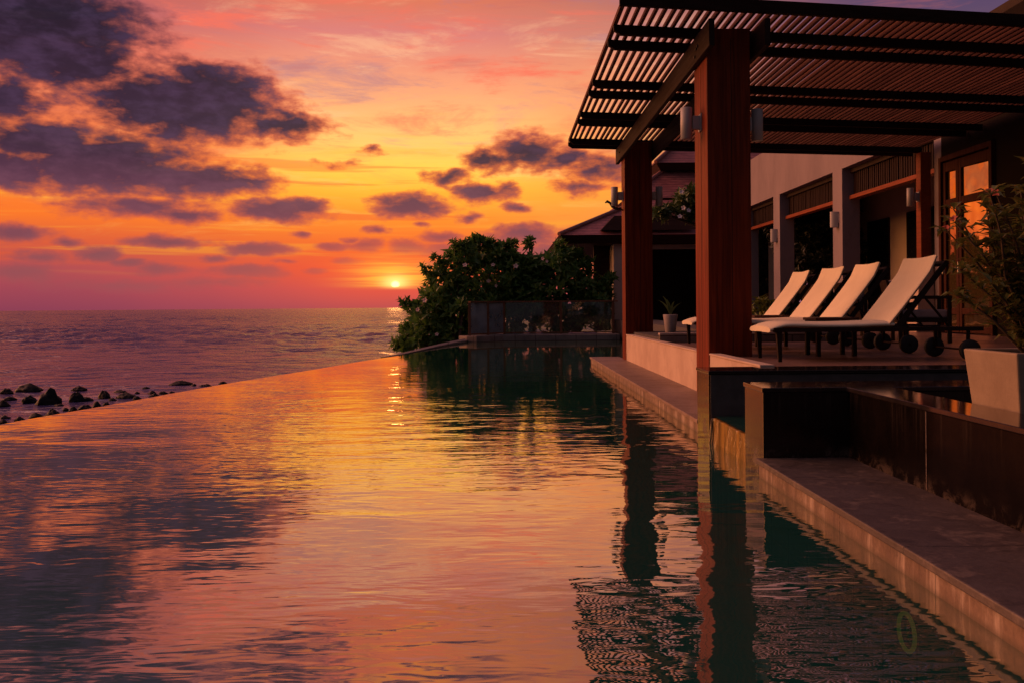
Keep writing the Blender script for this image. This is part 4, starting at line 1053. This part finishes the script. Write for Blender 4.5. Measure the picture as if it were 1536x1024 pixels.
for i in range(42):
    az_ = rr.uniform(0, 6.28); sp2 = rr.uniform(.05, .40); hh = rr.uniform(.40, 1.02)*(1.0-.30*(sp2/.40)**2)
    e = Vector((math.cos(az_)*sp2, math.sin(az_)*sp2*.8, hh)); b0 = Vector((rr.uniform(-.05, .05), rr.uniform(-.05, .05), 0))
    m1 = b0.lerp(e, .45)+Vector((rr.uniform(-.05, .05), rr.uniform(-.05, .05), .05)); pts = [b0, b0.lerp(m1, .5), m1, m1.lerp(e, .5)+Vector((rr.uniform(-.02, .02), rr.uniform(-.02, .02), .01)), e]
    mb.tube(pts, [.009, .008, .006, .005, .003], 6)
    tips.append(e)
    for s in range(7):
        f = .16+.84*s/6; k = f*4; ii = min(int(k), 3); q = pts[ii].lerp(pts[ii+1], k-ii)
        for j in range(rr.randint(7, 10)):
            an = rr.uniform(0, 6.28); d = Vector((math.cos(an), math.sin(an), rr.uniform(-.1, .9)))
            L_ = rr.uniform(.05, .10)
            lf.leaf(q, d, Vector((0, 0, 1)), L_, L_*.42, .2, rr.uniform(.0, .35))
mb.build('stem', M['stem'], ps); lf.build('foliage', M['leaf_pot'], ps)
tips.sort(key=lambda e: e.x-1.2*e.z+.6*e.y)
for i, e in enumerate(tips[:14:2]):
    flower(ps, e+Vector((-.006, -.006, .012)), .024, M['petal_red'], 120+i, Vector((-.3, -.5, .8)))

# ------------------------------------------------------------------ pool light under water
lt = thing('pool_light', 'round pool light with a yellow green rim set in the wall under water', 'light', (1.466, 3.28, -.185))
mb = MB(); nn = 40
mb = MB()
ring = [(-.022, .066*math.cos(2*math.pi*k/nn), .066*math.sin(2*math.pi*k/nn)) for k in range(nn+1)]
mb.tube(ring, .008, 8, False); M['ring'] = mat('ring', lambda t: pbsdf(t, (.70, .68, .14), .5, Emission_Color=(.62, .60, .06, 1), Emission_Strength=.07))  # faint glow added so the rim shows through the water
mb.build('rim', M['ring'], lt)
q = MB().lathe([(.002, .012), (.03, .011), (.058, .004), (.06, 0)], 28); mb = MB()
mb.add([Matrix.Rotation(R(-90), 4, 'Y') @ Vector(p) for p in q.v], q.f, True); mb.build('lens', M['dark_glass'], lt)

# ------------------------------------------------------------------ shore rocks
ROCKS = [(-22.03,40.41,.56,.22),(-21.7,41.61,1.04,.34),(-17.7,35.46,.96,.6),(-18.9,36.31,.53,.29),(-20.21,37.28,.52,.14),(-19.04,34.71,.46,.25),(-19.4,41.62,.64,.18),(-17.09,36.41,.59,.4),(-16.83,36.65,.56,.16),(-16.58,37.79,.48,.33),(-16.97,40.26,.59,.1),(-15.6,37.62,.83,.23),(-15.76,36.64,.35,.11),(-15.95,39.57,.23,.08),(-16.54,42.03,.37,.09),(-15.28,39.51,.39,.12),(-14.72,39.28,.37,.12),(-14.81,36.74,.4,.17),(-14.58,37.95,.44,.14),(-15.66,44.12,.97,.19),(-14.7,43.06,.28,.13),(-13.99,42.55,.55,.16),(-13.63,43.99,.45,.16),(-15.2,33.97,.35,.25),(-15.14,34.67,.27,.13),(-15.38,33.42,.51,.18),(-15.52,32.79,.29,.18),(-15.89,33.03,.24,.11),(-15.64,31.59,.51,.24),(-15.82,30.84,.5,.19),(-15.91,29.95,.36,.16),(-16.82,30.73,.32,.11),(-16.09,29.28,.32,.14),(-16.93,34.68,.36,.08),(-14.48,39.65,.26,.07)]
RL = {2: 'largest dark boulder in the shallows, rounded and wet', 3: 'squat dark rock touching the left foot of the largest boulder', 7: 'upright pointed dark rock to the right of the largest boulder',
      1: 'long peaked dark rock farthest out at the left', 0: 'low peaked rock at the left picture edge, farthest from the pool', 9: 'rounded dark boulder midway along the rocks, second tallest', 11: 'long low flat rock right of the rounded boulder',
      19: 'long thin peaked rock farthest out towards the right end of the rocks', 21: 'low rock near the right end of the row, just above the pool edge', 22: 'last small pointed rock at the right end, touching the pool edge line',
      23: 'upright dark stone close to the pool edge below the rounded boulder', 25: 'long dark stone lying against the pool edge line left of the upright stone', 28: 'dark stone against the pool edge line, second from the left of those', 29: 'wide domed dark stone near the pool edge at the left',
      30: 'small pyramid shaped stone at the left nearest the pool edge', 6: 'flat dark rock lying farther out beyond the pointed rock', 5: 'dark rock cut by the left picture edge beside the shallows', 4: 'low flat rock between the left edge and the squat rock', 32: 'dark stone in the left picture corner above the pool edge'}
for i, (x, y, w_, h) in enumerate(ROCKS):
    bm = bmesh.new(); bmesh.ops.create_icosphere(bm, subdivisions=4 if w_ > .5 else 3, radius=1)
    sd_ = Vector((i*3.7, i*1.3, 5)); peak = rnd.uniform(-.3, .3)
    for v_ in bm.verts:
        p = v_.co.copy()
        d = 1+.34*mnoise.noise(p*1.1+sd_)+.18*mnoise.noise(p*2.6+sd_)+.07*mnoise.noise(p*6+sd_)
        d = round(d*9)/9*.35+d*.65
        q = p*d
        z = max(q.z, -.25); k = 1-.38*max(0, z)
        v_.co = Vector((q.x*k*w_*.5+peak*w_*.2*max(0, z), q.y*k*w_*.42, (z*.85)*h))
    me = bpy.data.meshes.new('rock'); bm.to_mesh(me); bm.free()
    for f_ in me.polygons: f_.use_smooth = (i % 3 != 0)
    me.materials.append(M['rock'])
    o = bpy.data.objects.new('rock', me); col.objects.link(o); o.location = (x, y, -2.59); o.rotation_euler = (0, 0, rnd.uniform(-.3, .3))
    tag(o, RL.get(i, 'small low dark stone barely breaking the shallow water by the shore'), 'rock', 'dark rocks along the shore')

# ------------------------------------------------------------------ render settings
scene.render.engine = 'CYCLES'
cy = scene.cycles
cy.use_denoising = True
try: cy.denoiser = 'OPENIMAGEDENOISE'
except Exception: pass
cy.max_bounces = 8; cy.diffuse_bounces = 3; cy.glossy_bounces = 5; cy.transparent_max_bounces = 12
cy.sample_clamp_indirect = 6.0
cy.caustics_reflective = False
vs_ = scene.view_settings
vs_.view_transform = 'Standard'; vs_.look = 'None'; vs_.exposure = 0.0; vs_.gamma = 1.0; vs_.use_curve_mapping = False
